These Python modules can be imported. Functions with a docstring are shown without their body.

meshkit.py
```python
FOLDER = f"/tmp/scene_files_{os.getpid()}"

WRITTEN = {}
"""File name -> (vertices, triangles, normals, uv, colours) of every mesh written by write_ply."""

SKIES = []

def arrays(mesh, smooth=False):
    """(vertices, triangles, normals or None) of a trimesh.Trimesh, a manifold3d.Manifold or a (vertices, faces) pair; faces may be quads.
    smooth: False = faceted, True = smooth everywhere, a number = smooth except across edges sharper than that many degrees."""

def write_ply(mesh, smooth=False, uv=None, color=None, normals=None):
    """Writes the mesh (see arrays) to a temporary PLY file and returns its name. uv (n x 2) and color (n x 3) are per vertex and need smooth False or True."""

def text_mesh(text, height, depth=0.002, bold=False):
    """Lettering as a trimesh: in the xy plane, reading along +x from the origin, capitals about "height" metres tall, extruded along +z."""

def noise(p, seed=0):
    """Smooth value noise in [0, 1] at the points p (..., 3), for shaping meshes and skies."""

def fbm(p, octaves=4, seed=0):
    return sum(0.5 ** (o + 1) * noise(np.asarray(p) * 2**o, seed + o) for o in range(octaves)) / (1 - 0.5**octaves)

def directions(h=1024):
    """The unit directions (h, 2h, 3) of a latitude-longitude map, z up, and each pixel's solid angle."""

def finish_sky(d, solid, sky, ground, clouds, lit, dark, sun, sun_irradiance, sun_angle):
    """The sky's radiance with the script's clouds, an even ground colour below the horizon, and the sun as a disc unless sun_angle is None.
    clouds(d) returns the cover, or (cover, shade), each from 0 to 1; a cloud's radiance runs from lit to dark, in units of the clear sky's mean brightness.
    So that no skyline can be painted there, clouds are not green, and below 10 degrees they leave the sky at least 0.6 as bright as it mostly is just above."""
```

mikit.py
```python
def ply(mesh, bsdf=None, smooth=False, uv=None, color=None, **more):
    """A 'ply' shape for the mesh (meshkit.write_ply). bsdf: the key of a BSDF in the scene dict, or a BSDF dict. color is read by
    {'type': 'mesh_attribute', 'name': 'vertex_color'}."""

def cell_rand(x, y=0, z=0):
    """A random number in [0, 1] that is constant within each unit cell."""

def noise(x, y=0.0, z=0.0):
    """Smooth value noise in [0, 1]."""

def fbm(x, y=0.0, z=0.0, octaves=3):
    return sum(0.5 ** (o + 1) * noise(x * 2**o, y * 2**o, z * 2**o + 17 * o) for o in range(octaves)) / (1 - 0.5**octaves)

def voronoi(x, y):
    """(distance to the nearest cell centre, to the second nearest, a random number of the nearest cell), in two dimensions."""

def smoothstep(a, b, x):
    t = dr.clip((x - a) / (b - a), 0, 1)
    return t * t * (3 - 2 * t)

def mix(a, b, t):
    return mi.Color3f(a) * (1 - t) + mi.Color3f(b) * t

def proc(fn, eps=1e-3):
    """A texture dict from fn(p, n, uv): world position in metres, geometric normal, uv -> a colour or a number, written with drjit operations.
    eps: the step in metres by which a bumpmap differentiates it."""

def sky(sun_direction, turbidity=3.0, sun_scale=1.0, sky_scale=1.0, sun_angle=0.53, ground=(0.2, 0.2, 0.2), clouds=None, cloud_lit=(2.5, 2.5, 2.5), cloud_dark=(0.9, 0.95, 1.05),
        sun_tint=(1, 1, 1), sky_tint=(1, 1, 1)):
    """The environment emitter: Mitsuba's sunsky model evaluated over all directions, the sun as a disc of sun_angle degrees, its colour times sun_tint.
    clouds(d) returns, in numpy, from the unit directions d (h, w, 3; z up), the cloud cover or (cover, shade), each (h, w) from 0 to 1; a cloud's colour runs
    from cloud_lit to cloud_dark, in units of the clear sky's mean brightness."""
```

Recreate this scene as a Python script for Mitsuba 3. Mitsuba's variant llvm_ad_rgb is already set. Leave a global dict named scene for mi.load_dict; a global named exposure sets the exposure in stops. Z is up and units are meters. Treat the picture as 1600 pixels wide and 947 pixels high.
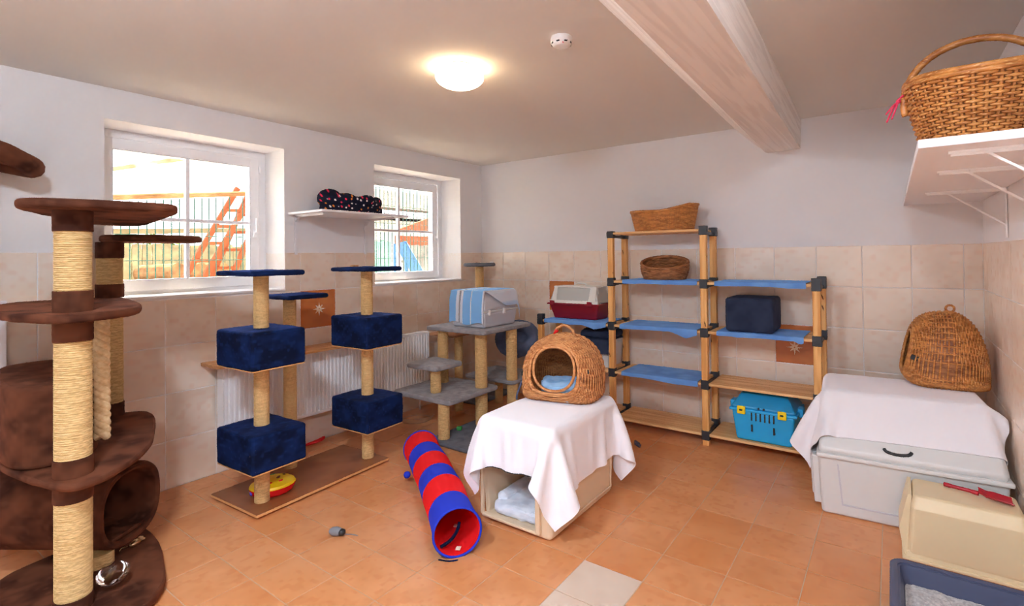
import math
import numpy as np
import trimesh
import manifold3d as m3
import drjit as dr
import mitsuba as mi
import mikit
import meshkit

TF = mi.ScalarTransform4f
scene, labels = {}, {}
# ------------------------------------------------------------------ camera, sky, lamps, exposure
FOC, CX, CY = 796.70, 831.71, 392.09
YAW, PITCH, ROLL = -0.61312, 0.01162, -0.01154
EYE = np.array([3.7680, -4.3692, 1.4455])
fwd = np.array([math.sin(YAW) * math.cos(PITCH), math.cos(YAW) * math.cos(PITCH), math.sin(PITCH)])
rgt0 = np.array([math.cos(YAW), -math.sin(YAW), 0.0])
up0 = np.cross(rgt0, fwd)
upv = -rgt0 * math.sin(ROLL) + up0 * math.cos(ROLL)
scene['camera'] = {'type': 'perspective', 'fov': 2 * math.degrees(math.atan(800 / FOC)), 'fov_axis': 'x',
                   'to_world': TF().look_at(EYE.tolist(), (EYE + fwd).tolist(), upv.tolist()),
                   'principal_point_offset_x': (800 - CX) / 1600, 'principal_point_offset_y': (473.5 - CY) / 947,
                   'near_clip': 0.05, 'far_clip': 200.0}
SUN = (-0.22, 0.62, 0.85)
SKY_SCALE, SUN_SCALE = 26.0, 23.0
def thin_cloud(d):
    return 0.45 + 0.5 * meshkit.fbm(d * np.array([2.2, 2.2, 5.0]) + 3.3, 4, 5)
scene['sky'] = mikit.sky(SUN, turbidity=4.0, sun_scale=SUN_SCALE, sky_scale=SKY_SCALE, ground=(0.35, 0.33, 0.3), clouds=thin_cloud, cloud_lit=(1.15, 1.1, 1.05))
UNSEEN_LAMP_L = (123.0, 147.0, 174.0)  # base radiance of the ceiling lamps out of view
exposure = 0.4

ROOM_W, ROOM_H, ROOM_BACK = 4.254, 2.476, -6.4
rng = np.random.default_rng(7)

# ------------------------------------------------------------------ materials
def rgb(c): return {'type': 'rgb', 'value': [float(v) for v in c]}
def lin(r, g, b):
    f = lambda v: (v / 255 / 12.92) if v / 255 <= 0.04045 else ((v / 255 + 0.055) / 1.055) ** 2.4
    return (f(r), f(g), f(b))
def mat(name, color, rough=0.6, spec=0.4, two=True, **kw):
    c = color if isinstance(color, dict) else rgb(color)
    b = {'type': 'principled', 'base_color': c, 'roughness': rough, 'specular': spec, **kw}
    scene['mat_' + name] = {'type': 'twosided', 'bsdf': b} if two else b
    return 'mat_' + name
def cloudy(a, b, s, c=None, k=0.5, gain=1.0):
    """colour clouds between a and b with feature size 1/s"""
    def fn(p, n, uv):
        t = mikit.fbm(p.x * s + 3.1, p.y * s + 1.7, p.z * s + 9.3, 3)
        t = dr.clip((t - 0.5) * 2.2 * gain + 0.5, 0, 1)
        col = mikit.mix(a, b, t)
        if c is not None:
            u = mikit.noise(p.x * s * 4 + 11, p.y * s * 4, p.z * s * 4)
            col = mikit.mix(col, c, mikit.smoothstep(0.55, 0.95, u) * k)
        return col
    return mikit.proc(fn)

mat('paint', lin(228, 225, 224), 0.8, 0.2)
mat('ceiling', lin(212, 207, 199), 0.85, 0.15)
def beam_col(p, n, uv):
    g = mikit.fbm(p.x * 38, p.y * 1.6 + mikit.noise(p.x * 6, p.y * 0.9) * 1.5, p.z * 38, 3)
    return mikit.mix(lin(219, 212, 205), lin(230, 224, 217), mikit.smoothstep(0.40, 0.6, g))
mat('beam', mikit.proc(beam_col), 0.7, 0.2)
mat('grout_floor', lin(186, 156, 130), 0.9, 0.1)
for i, (a, b) in enumerate([((203, 137, 88), (196, 124, 74)), ((207, 143, 96), (192, 125, 78)), ((202, 134, 84), (207, 144, 99)), ((197, 129, 80), (208, 142, 94))]):
    mat(f'floor_tile{i}', cloudy(lin(*a), lin(*b), 7.0 + i, lin(188, 110, 60), 0.35), 0.36, 0.45)
mat('tile_cream', cloudy(lin(206, 186, 168), lin(198, 174, 154), 6), 0.4, 0.4)
for i, (a, b) in enumerate([((234, 216, 197), (227, 204, 181)), ((232, 215, 199), (228, 206, 184)), ((236, 219, 202), (225, 203, 182))]):
    mat(f'wall_tile{i}', cloudy(lin(*a), lin(*b), 6.0 + i, lin(222, 184, 158), 0.35), 0.3, 0.45)
mat('tile_orange', cloudy(lin(196, 118, 62), lin(178, 98, 48), 7), 0.3, 0.45)
mat('star', lin(228, 212, 190), 0.5)
mat('upvc', lin(238, 238, 240), 0.35, 0.5)
mat('white_plastic', lin(236, 235, 234), 0.35, 0.5)
mat('white_metal', lin(238, 238, 238), 0.4, 0.5)
mat('shelf_white', lin(226, 224, 226), 0.5, 0.4)
mat('dark', lin(30, 30, 32), 0.5, 0.4)
mat('black_plastic', lin(34, 36, 42), 0.45, 0.5)
def pine_col(p, n, uv):
    g = mikit.fbm(p.x * 55, p.y * 55, p.z * 3.0, 3)
    v = mikit.voronoi(p.z * 4.5 + p.x * 9.0, p.y * 9.0 + p.x * 7)
    col = mikit.mix(lin(232, 180, 114), lin(210, 148, 82), mikit.smoothstep(0.3, 0.7, g))
    return mikit.mix(lin(96, 52, 22), col, mikit.smoothstep(0.03, 0.075, v[0]))
mat('pine', mikit.proc(pine_col), 0.5, 0.3)
def board_col(p, n, uv):
    g = mikit.fbm(p.x * 4, p.y * 60, p.z * 60, 3)
    return mikit.mix(lin(226, 182, 128), lin(206, 154, 100), mikit.smoothstep(0.3, 0.7, g))
mat('board', mikit.proc(board_col), 0.5, 0.3)
def ledge_col(p, n, uv):
    g = mikit.fbm(p.x * 60, p.y * 4, p.z * 60, 3)
    return mikit.mix(lin(206, 150, 98), lin(180, 118, 68), mikit.smoothstep(0.3, 0.7, g))
mat('ledge', mikit.proc(ledge_col), 0.4, 0.4)
mat('brown_board', cloudy(lin(140, 86, 52), lin(118, 66, 36), 6), 0.42, 0.4)
mat('ply_edge', lin(206, 150, 96), 0.7, 0.2)
mat('navy', cloudy(lin(8, 26, 64), lin(4, 12, 34), 13, lin(14, 42, 92), 0.35, 1.5), 0.85, 0.1, sheen=0.35, sheen_tint=0.9)
mat('navy_dark', cloudy(lin(46, 54, 74), lin(32, 39, 58), 14), 0.9, 0.1, sheen=0.5, sheen_tint=0.5)
mat('ring_plush', cloudy(lin(92, 100, 122), lin(70, 78, 100), 12), 0.9, 0.1, sheen=0.5, sheen_tint=0.4)
mat('grey_plush', cloudy(lin(150, 146, 146), lin(128, 124, 126), 25), 0.9, 0.1, sheen=0.4)
mat('grey_dark_plush', cloudy(lin(104, 106, 112), lin(84, 86, 94), 25), 0.9, 0.1, sheen=0.4)
mat('brown_plush', cloudy(lin(90, 51, 34), lin(46, 22, 14), 10, lin(104, 66, 46), 0.2, 1.25), 0.9, 0.1, sheen=0.6, sheen_tint=0.7)
mat('tan_fabric', cloudy(lin(192, 142, 108), lin(170, 116, 84), 12), 0.9, 0.1)
def fibres(a, b):
    def fn(p, n, uv):
        t = mikit.noise(p.x * 28, p.y * 28, p.z * 420) * 0.6 + mikit.noise(p.x * 90, p.y * 90, p.z * 160) * 0.4
        return mikit.mix(a, b, mikit.smoothstep(0.3, 0.7, t))
    return mikit.proc(fn)
mat('sisal', fibres(lin(216, 186, 134), lin(184, 150, 98)), 0.85, 0.15)
mat('sisal_warm', fibres(lin(214, 176, 122), lin(190, 150, 98)), 0.85, 0.15)
mat('rope', cloudy(lin(226, 202, 160), lin(200, 170, 124), 60), 0.85, 0.15)
def wick(a, b, c):
    def fn(p, n, uv):
        t = mikit.fbm(p.x * 26, p.y * 26, p.z * 60, 2)
        s = mikit.noise(p.x * 90, p.y * 90, p.z * 220)
        return mikit.mix(mikit.mix(a, b, mikit.smoothstep(0.25, 0.75, t)), c, mikit.smoothstep(0.6, 0.95, s) * 0.6)
    return mikit.proc(fn)
mat('wicker_tan', wick(lin(200, 138, 84), lin(168, 104, 56), lin(226, 176, 124)), 0.5, 0.4)
mat('wicker_gold', wick(lin(204, 138, 72), lin(164, 98, 44), lin(234, 182, 118)), 0.42, 0.45)
mat('wicker_brown', wick(lin(158, 102, 60), lin(116, 68, 38), lin(188, 134, 86)), 0.5, 0.4)
mat('wicker_dark', lin(104, 62, 34), 0.8, 0.2)
mat('cloth_white', lin(232, 230, 234), 0.9, 0.1, sheen=0.2)
mat('cloth_blue', cloudy(lin(112, 158, 214), lin(92, 136, 198), 12), 0.9, 0.1, sheen=0.3)
mat('cloth_pale', cloudy(lin(176, 206, 232), lin(140, 182, 222), 22), 0.9, 0.1, sheen=0.3)
mat('fleece', cloudy(lin(226, 230, 238), lin(196, 202, 214), 18), 0.95, 0.05, sheen=0.4)
mat('beige_plastic', lin(214, 190, 160), 0.42, 0.4)
mat('cream_plastic', lin(216, 196, 158), 0.42, 0.4)
mat('grey_plastic', lin(206, 206, 204), 0.42, 0.4)
mat('grey_plastic2', lin(190, 190, 196), 0.42, 0.4)
mat('maroon', lin(122, 16, 32), 0.35, 0.5)
mat('milky', lin(218, 216, 208), 0.35, 0.5)
mat('milky_panel', lin(178, 178, 172), 0.25, 0.5)
mat('blue_plastic', lin(28, 166, 226), 0.38, 0.5)
mat('blue_plastic2', lin(28, 138, 190), 0.38, 0.5)
mat('yellow', lin(246, 212, 20), 0.4, 0.5)
mat('red', lin(214, 22, 24), 0.5, 0.4)
mat('red_fabric', lin(216, 24, 28), 0.75, 0.2)
mat('blue_fabric', lin(32, 52, 176), 0.75, 0.2)
mat('red_plastic', lin(160, 22, 38), 0.35, 0.5)
mat('violet', lin(70, 58, 170), 0.4, 0.5)
mat('green', lin(60, 140, 70), 0.5, 0.4)
mat('slate_plastic', lin(66, 72, 96), 0.4, 0.5)
mat('litter', cloudy(lin(196, 194, 192), lin(160, 158, 158), 120), 0.95, 0.1)
mat('chrome', (0.8, 0.8, 0.82), 0.15, 0.5, metallic=1.0)
mat('gold', (0.8, 0.66, 0.4), 0.25, 0.5, metallic=1.0)
mat('grey_fur', lin(120, 120, 124), 0.9, 0.1, sheen=0.5)
mat('pink', lin(222, 60, 96), 0.6, 0.3)
def floral(p, n, uv):
    col = mi.Color3f(lin(16, 18, 34))
    a = mikit.voronoi(p.y * 26 + p.x * 9, p.z * 26 + p.x * 13)
    pick = a[2]
    w = mikit.mix(lin(226, 214, 214), lin(206, 120, 50), mikit.smoothstep(0.5, 0.52, pick))
    w = mikit.mix(w, lin(206, 40, 70), mikit.smoothstep(0.78, 0.8, pick))
    return mikit.mix(w, col, mikit.smoothstep(0.17, 0.22, a[0] + (0.25 - dr.minimum(pick, 0.25)) * 0.5))
mat('floral', mikit.proc(floral), 0.85, 0.1)
def towel(p, n, uv):
    s = p.x * 0.95
    st = lambda c, w: mikit.smoothstep(w, w * 0.7, dr.abs(s - c))
    col = mi.Color3f(lin(126, 178, 226))
    col = mikit.mix(col, lin(206, 212, 222), dr.maximum(st(0.655, 0.02), dr.maximum(st(0.70, 0.014), dr.maximum(st(0.80, 0.006), st(0.935, 0.02)))))
    return mikit.mix(col, lin(150, 150, 156), st(0.678, 0.01))
mat('towel', mikit.proc(towel), 0.9, 0.1, sheen=0.4)
scene['mat_pane'] = {'type': 'thindielectric'}
scene['mat_clear'] = {'type': 'thindielectric', 'int_ior': 1.3}
mat('gravel', cloudy(lin(216, 208, 194), lin(196, 186, 170), 3, lin(170, 184, 130), 0.6), 0.95, 0.1)
mat('outside_wood', cloudy(lin(140, 130, 98), lin(108, 98, 72), 8), 0.8, 0.2)
mat('orange_wood', lin(138, 74, 42), 0.7, 0.2)
mat('fence_green', lin(34, 74, 64), 0.5, 0.3)
mat('teal_board', cloudy(lin(110, 148, 134), lin(92, 128, 116), 5), 0.8, 0.2)
mat('grey_board', cloudy(lin(132, 128, 120), lin(104, 100, 95), 6), 0.8, 0.2)
mat('roof', cloudy(lin(84, 70, 58), lin(60, 50, 42), 9), 0.8, 0.2)
mat('brick_red', lin(160, 80, 52), 0.8, 0.2)
mat('render_pale', lin(232, 228, 214), 0.8, 0.2)
mat('tarp', lin(60, 104, 156), 0.6, 0.3)
mat('foliage', cloudy(lin(100, 128, 62), lin(66, 96, 42), 6), 0.9, 0.1)
mat('log', cloudy(lin(170, 130, 90), lin(120, 88, 58), 12), 0.9, 0.1)

# ------------------------------------------------------------------ scene helpers
def new_key(name, parent=None):
    base = f'{parent}__{name}' if parent else name
    k, i = base, 0
    while k in scene or k in labels or k in roots:
        i += 1
        k = f'{base}_{i:03d}'
    return k
roots = set()
def obj(name, mesh, material, parent=None, smooth=False, label=None, cat=None, group=None, kind=None, **more):
    k = new_key(name, parent)
    scene[k] = mikit.ply(mesh, material, smooth=smooth, **more)
    d = {x: v for x, v in (('label', label), ('category', cat), ('group', group), ('kind', kind)) if v}
    if d: labels[k] = d
    return k
def thing(name, label, cat, group=None):
    k = new_key(name); roots.add(k)
    labels[k] = {'label': label, 'category': cat}
    if group: labels[k]['group'] = group
    return k
def struct(name, mesh, material, parent=None, smooth=False):
    return obj(name, mesh, material, parent, smooth, kind=None if parent else 'structure')
def put(name, plyd, parent, M):
    k = new_key(name, parent)
    scene[k] = {**plyd, 'to_world': TF(np.asarray(M, float).tolist())}
    return k

# ------------------------------------------------------------------ mesh helpers
cat_ = trimesh.util.concatenate
def V(*a): return np.array(a, float)
def mv(m, t=(0, 0, 0), rz=0.0, about=(0, 0, 0)):
    m = m.copy()
    if rz:
        m.apply_transform(trimesh.transformations.rotation_matrix(rz, [0, 0, 1], about))
    m.apply_translation(t)
    return m
def rot(m, ang, ax, about=(0, 0, 0)):
    m = m.copy(); m.apply_transform(trimesh.transformations.rotation_matrix(ang, ax, about)); return m
def box(x0, x1, y0, y1, z0, z1):
    m = trimesh.creation.box((x1 - x0, y1 - y0, z1 - z0)); m.apply_translation(((x0 + x1) / 2, (y0 + y1) / 2, (z0 + z1) / 2)); return m
def hull(p): return trimesh.convex.convex_hull(np.asarray(p, float))
def rbox(x0, x1, y0, y1, z0, z1, r=0.01, n=4):
    r = min(r, (x1 - x0) / 2.01, (y1 - y0) / 2.01, (z1 - z0) / 2.01)
    s = trimesh.creation.uv_sphere(radius=r, count=[2 * n, 4 * n]).vertices
    return hull(np.vstack([s + V(x, y, z) for x in (x0 + r, x1 - r) for y in (y0 + r, y1 - r) for z in (z0 + r, z1 - r)]))
def spline(pts, n=10, closed=True):
    P = np.asarray(pts, float); N = len(P); out = []
    for i in range(N if closed else N - 1):
        g = (lambda k: P[k % N]) if closed else (lambda k: P[min(max(k, 0), N - 1)])
        a, b, c, d = g(i - 1), g(i), g(i + 1), g(i + 2)
        for t in np.arange(n) / n:
            out.append(0.5 * (2 * b + (c - a) * t + (2 * a - 5 * b + 4 * c - d) * t * t + (3 * b - a - 3 * c + d) * t ** 3))
    if not closed: out.append(P[-1])
    return np.array(out)
def pad(poly, z0, z1, r=0.012, n=4):
    """a slab over a convex outline with rounded edges"""
    poly = np.asarray(poly, float); c = poly.mean(0); d = poly - c; L = np.linalg.norm(d, axis=1, keepdims=True)
    r = min(r, (z1 - z0) / 2); pts = []
    for t in np.linspace(0, math.pi / 2, n):
        q = c + d * (1 - r * (1 - math.sin(t)) / L)
        for z in (z0 + r * (1 - math.cos(t)), z1 - r * (1 - math.cos(t))):
            pts.append(np.c_[q, np.full(len(q), z)])
    return hull(np.vstack(pts))
def rect(x0, x1, y0, y1, r=0.02, n=5):
    out = []
    for cx, cy, a in ((x1 - r, y1 - r, 0), (x0 + r, y1 - r, 90), (x0 + r, y0 + r, 180), (x1 - r, y0 + r, 270)):
        for t in np.linspace(a, a + 90, n): out.append((cx + r * math.cos(math.radians(t)), cy + r * math.sin(math.radians(t))))
    return np.array(out)
def oval(cx, cy, a, b, n=40, e=2.0, rz=0.0):
    t = np.arange(n) * 2 * math.pi / n
    x = a * np.sign(np.cos(t)) * np.abs(np.cos(t)) ** (2 / e); y = b * np.sign(np.sin(t)) * np.abs(np.sin(t)) ** (2 / e)
    return np.c_[cx + x * math.cos(rz) - y * math.sin(rz), cy + x * math.sin(rz) + y * math.cos(rz)]
def grid_mesh(P, closed_u=False, closed_v=False, caps=False):
    """P (nv, nu, 3) -> mesh"""
    nv, nu = P.shape[:2]; idx = np.arange(nv * nu).reshape(nv, nu); F = []
    a = np.arange(nv if closed_v else nv - 1); b = np.arange(nu if closed_u else nu - 1)
    A, B = np.meshgrid(a, b, indexing='ij')
    i0, i1, i2, i3 = idx[A, B], idx[A, (B + 1) % nu], idx[(A + 1) % nv, (B + 1) % nu], idx[(A + 1) % nv, B]
    F = np.vstack([np.stack([i0, i1, i2], -1).reshape(-1, 3), np.stack([i0, i2, i3], -1).reshape(-1, 3)])
    Vt = P.reshape(-1, 3)
    if caps:
        Vt = np.vstack([Vt, P[0].mean(0), P[-1].mean(0)]); n0 = nv * nu
        for r, c, f in ((idx[0], n0, True), (idx[-1], n0 + 1, False)):
            q = np.roll(r, -1); t = np.stack([r if not f else q, q if not f else r, np.full(nu, c)], 1); F = np.vstack([F, t])
    return trimesh.Trimesh(Vt, F, process=False)
def lathe(prof, seg=32, c=(0, 0, 0)):
    prof = np.asarray(prof, float); t = np.arange(seg) * 2 * math.pi / seg
    P = np.stack([prof[:, :1] * np.cos(t), prof[:, :1] * np.sin(t), np.repeat(prof[:, 1:2], seg, 1)], -1) + np.asarray(c, float)
    return grid_mesh(P, closed_u=True)
def tube(path, r, sides=8, closed=False, caps=True):
    P = np.asarray(path, float); n = len(P)
    T = (np.roll(P, -1, 0) - np.roll(P, 1, 0)) if closed else np.gradient(P, axis=0)
    T /= np.linalg.norm(T, axis=1, keepdims=True) + 1e-12
    up = V(0, 0, 1) if abs(T[0, 2]) < 0.9 else V(1, 0, 0)
    N = np.zeros_like(P); a = np.cross(T[0], up); a /= np.linalg.norm(a); N[0] = a
    for i in range(1, n):
        a = N[i - 1] - T[i] * (N[i - 1] @ T[i]); N[i] = a / (np.linalg.norm(a) + 1e-12)
    Bn = np.cross(T, N); t = np.arange(sides) * 2 * math.pi / sides
    rr = np.broadcast_to(np.asarray(r, float), (n,))[:, None, None]
    G = P[:, None] + rr * (np.cos(t)[None, :, None] * N[:, None] + np.sin(t)[None, :, None] * Bn[:, None])
    return grid_mesh(G, closed_u=True, closed_v=closed, caps=caps and not closed)
def rod(a, b, r, sides=12): return tube([a, b], r, sides)
def bar(a, b, w, h=None, side=None):
    """a square bar from a to b"""
    a, b = V(*a), V(*b); h = h or w; L = np.linalg.norm(b - a); d = (b - a) / L
    s = V(*side) if side is not None else (np.cross(d, (0, 0, 1)) if abs(d[2]) < 0.95 else V(1, 0, 0))
    s = s - d * (s @ d); s /= np.linalg.norm(s); t = np.cross(d, s)
    m = trimesh.creation.box((w, h, L)); M = np.eye(4); M[:3, 0], M[:3, 1], M[:3, 2], M[:3, 3] = s, t, d, (a + b) / 2
    m.apply_transform(M); return m
def rough(m, amp, s, size=None, seed=0):
    """soft lumps: displace along the normals by noise"""
    if size: m = m.subdivide_to_size(size)
    if isinstance(m, tuple): m = trimesh.Trimesh(*m)
    m.merge_vertices(); v = m.vertices
    d = meshkit.fbm(v * s, 2, seed) - 0.5
    return trimesh.Trimesh(v + m.vertex_normals * (d * 2 * amp)[:, None], m.faces, process=False)
def pole(cx, cy, z0, z1, r, pitch=0.008, depth=0.0018, seg=28):
    """a post wound with rope: a ridge every pitch"""
    n = max(int((z1 - z0) / pitch), 2); pr = [(0.0005, z0)]
    for i in range(n):
        za, zb = z0 + (z1 - z0) * i / n, z0 + (z1 - z0) * (i + 1) / n
        pr += [(r - depth, za), (r, za * 0.72 + zb * 0.28), (r, za * 0.28 + zb * 0.72)]
    pr += [(r - depth, z1), (0.0005, z1)]
    return lathe(pr, seg, (cx, cy, 0))
def weave(S, rows, stakes, rad, amp=None, u0=0.0, u1=1.0, closed=True, sides=5, v0=0.0, v1=1.0, per=4, inward=None):
    """horizontal strands over and under upright stakes on the surface S(u, v) -> (n, 3)"""
    amp = amp or rad; parts = []
    n = stakes * per
    u = u0 + (u1 - u0) * np.arange(n + (0 if closed else 1)) / n
    for j in range(rows):
        v = v0 + (v1 - v0) * (j + 0.5) / rows
        P = S(u, np.full_like(u, v)); e = 1e-3
        Pu = S(u + e, np.full_like(u, v)) - S(u - e, np.full_like(u, v)); Pv = S(u, np.full_like(u, v + e)) - S(u, np.full_like(u, v - e))
        N = np.cross(Pu, Pv); N /= np.linalg.norm(N, axis=1, keepdims=True) + 1e-12
        w = amp * np.cos(np.arange(len(u)) / per * math.pi + math.pi * j)
        jit = 1 + 0.12 * (rng.random() - 0.5)
        parts.append(tube(P + N * w[:, None], rad * jit, sides, closed, caps=False))
    return cat_(parts)
def uprights(S, stakes, rad, nv=24, v0=0.0, v1=1.0, u0=0.0, u1=1.0, sides=5, half=0.0):
    parts = []; v = np.linspace(v0, v1, nv)
    for i in range(stakes):
        u = u0 + (u1 - u0) * (i + half) / stakes
        parts.append(tube(S(np.full_like(v, u), v), rad, sides, caps=False))
    return cat_(parts)
def shell(S, nu=64, nv=24, closed=True, v0=0.0, v1=1.0):
    u = np.arange(nu) / nu if closed else np.linspace(0, 1, nu); v = np.linspace(v0, v1, nv)
    return grid_mesh(np.stack([S(u, np.full_like(u, q)) for q in v]), closed_u=closed)
def unit_tile(b=0.012, t=0.3):
    """a 1 x 1 x 1 tile standing on z = 0 with softened upper edges"""
    v = []
    for z, i in ((0, 0), (1 - t, 0), (1, b)):
        v += [(i, i, z), (1 - i, i, z), (1 - i, 1 - i, z), (i, 1 - i, z)]
    f = []
    for l in (0, 4):
        for k in range(4):
            a, c = l + k, l + (k + 1) % 4; f += [(a, c, c + 4), (a, c + 4, a + 4)]
    f += [(8, 9, 10), (8, 10, 11)]
    return trimesh.Trimesh(v, f, process=False)
TILE = unit_tile()

# ================================================================== THE SETTING
W, H = ROOM_W, ROOM_H
TH = 0.003   # how far the tiles stand out from the bare wall behind them
win = [(-3.368, -2.282, 1.215, 2.290), (-1.455, -0.342, 1.210, 2.292)]
# left wall with two openings
ys = sorted({ROOM_BACK - 0.2, 0.2, *[v for w in win for v in w[:2]]})
parts = []
for a, b in zip(ys[:-1], ys[1:]):
    hit = [w for w in win if abs(w[0] - a) < 1e-6 and abs(w[1] - b) < 1e-6]
    if hit:
        parts += [box(-0.36, -TH, a, b, 0, hit[0][2] - 0.004), box(-0.36, -TH, a, b, hit[0][3], H + 0.1)]
    else:
        parts.append(box(-0.36, -TH, a, b, 0, H + 0.1))
wl = struct('wall_left', cat_(parts), 'mat_paint')
wb = struct('wall_back', box(-TH, W + TH, TH, 0.3, 0, H + 0.1), 'mat_paint')
wr = struct('wall_right', box(W + TH, W + 0.3, ROOM_BACK - 0.2, 0.3, 0, H + 0.1), 'mat_paint')
struct('wall_rear', box(-TH, W + TH, ROOM_BACK - 0.2, ROOM_BACK, 0, H + 0.1), 'mat_paint')
fl = struct('floor', box(-0.36, W + 0.3, ROOM_BACK - 0.2, 0.3, -0.25, -0.0022), 'mat_grout_floor')
struct('ceiling', box(-0.36, W + 0.3, ROOM_BACK - 0.2, 0.3, H, H + 0.15), 'mat_ceiling')
# the beam under the ceiling, its left side sloping
b0 = [(2.735, H), (2.970, 2.248), (3.213, 2.248), (3.222, H)]
yb = ROOM_BACK; k = 0.034
P = np.array([[(x, 0.0, z) for x, z in b0], [(x + k * -yb, yb, z) for x, z in b0]])
struct('ceiling_beam', hull(np.vstack([P[0] + [0, 0.001, 0], P[1]])), 'mat_beam')

# ---- tiles on the walls and the floor
tile_plys = {m: mikit.ply(TILE, m) for m in [f'mat_wall_tile{i}' for i in range(3)] + [f'mat_floor_tile{i}' for i in range(4)] + ['mat_tile_orange', 'mat_tile_cream']}
G = 0.0022
def tile(parent, o, eu, ev, en, material):
    """o corner, eu / ev edge vectors, en outward unit normal"""
    o, eu, ev, en = (np.asarray(q, float) for q in (o, eu, ev, en))
    lu, lv = np.linalg.norm(eu), np.linalg.norm(ev); du, dv = eu / lu, ev / lv
    M = np.eye(4); M[:3, 0] = du * (lu - 2 * G); M[:3, 1] = dv * (lv - 2 * G); M[:3, 2] = en * TH; M[:3, 3] = o + du * G + dv * G - en * TH
    if en[2] > 0.5: M[:3, 3] += du * 0.0004
    return put('tile', tile_plys[material], parent, M)
wt = lambda: f'mat_wall_tile{rng.integers(3)}'
rows = [0, 0.3, 0.6, 0.9, 1.2, 1.5]
yj = [0, -0.36, -0.67, -0.965, -1.255, -1.553, -1.854, -2.159, -2.466, -2.769, -3.064, -3.362, -3.655, -3.955, -4.255, -4.555, -4.855]
star_at = []
for a, b in zip(yj[:-1], yj[1:]):
    for z0, z1 in zip(rows[:-1], rows[1:]):
        segs = [(b, a)]
        if z1 > 1.3:
            for w in win:
                ns = []
                for s0, s1 in segs:
                    if s1 <= w[0] or s0 >= w[1]: ns.append((s0, s1))
                    else:
                        if s0 < w[0] - 0.01: ns.append((s0, w[0]))
                        if s1 > w[1] + 0.01: ns.append((w[1], s1))
                segs = ns
        for s0, s1 in segs:
            m = wt()
            if a == -1.854 and z0 == 0.9: m = 'mat_tile_orange'
            kx = tile(wl, (0, s0, z0), (0, s1 - s0, 0), (0, 0, z1 - z0), (1, 0, 0), m)
            if m == 'mat_tile_orange': star_at.append((kx, V(0, (s0 + s1) / 2 + 0.005, z0 + 0.147), 'x'))
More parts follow.
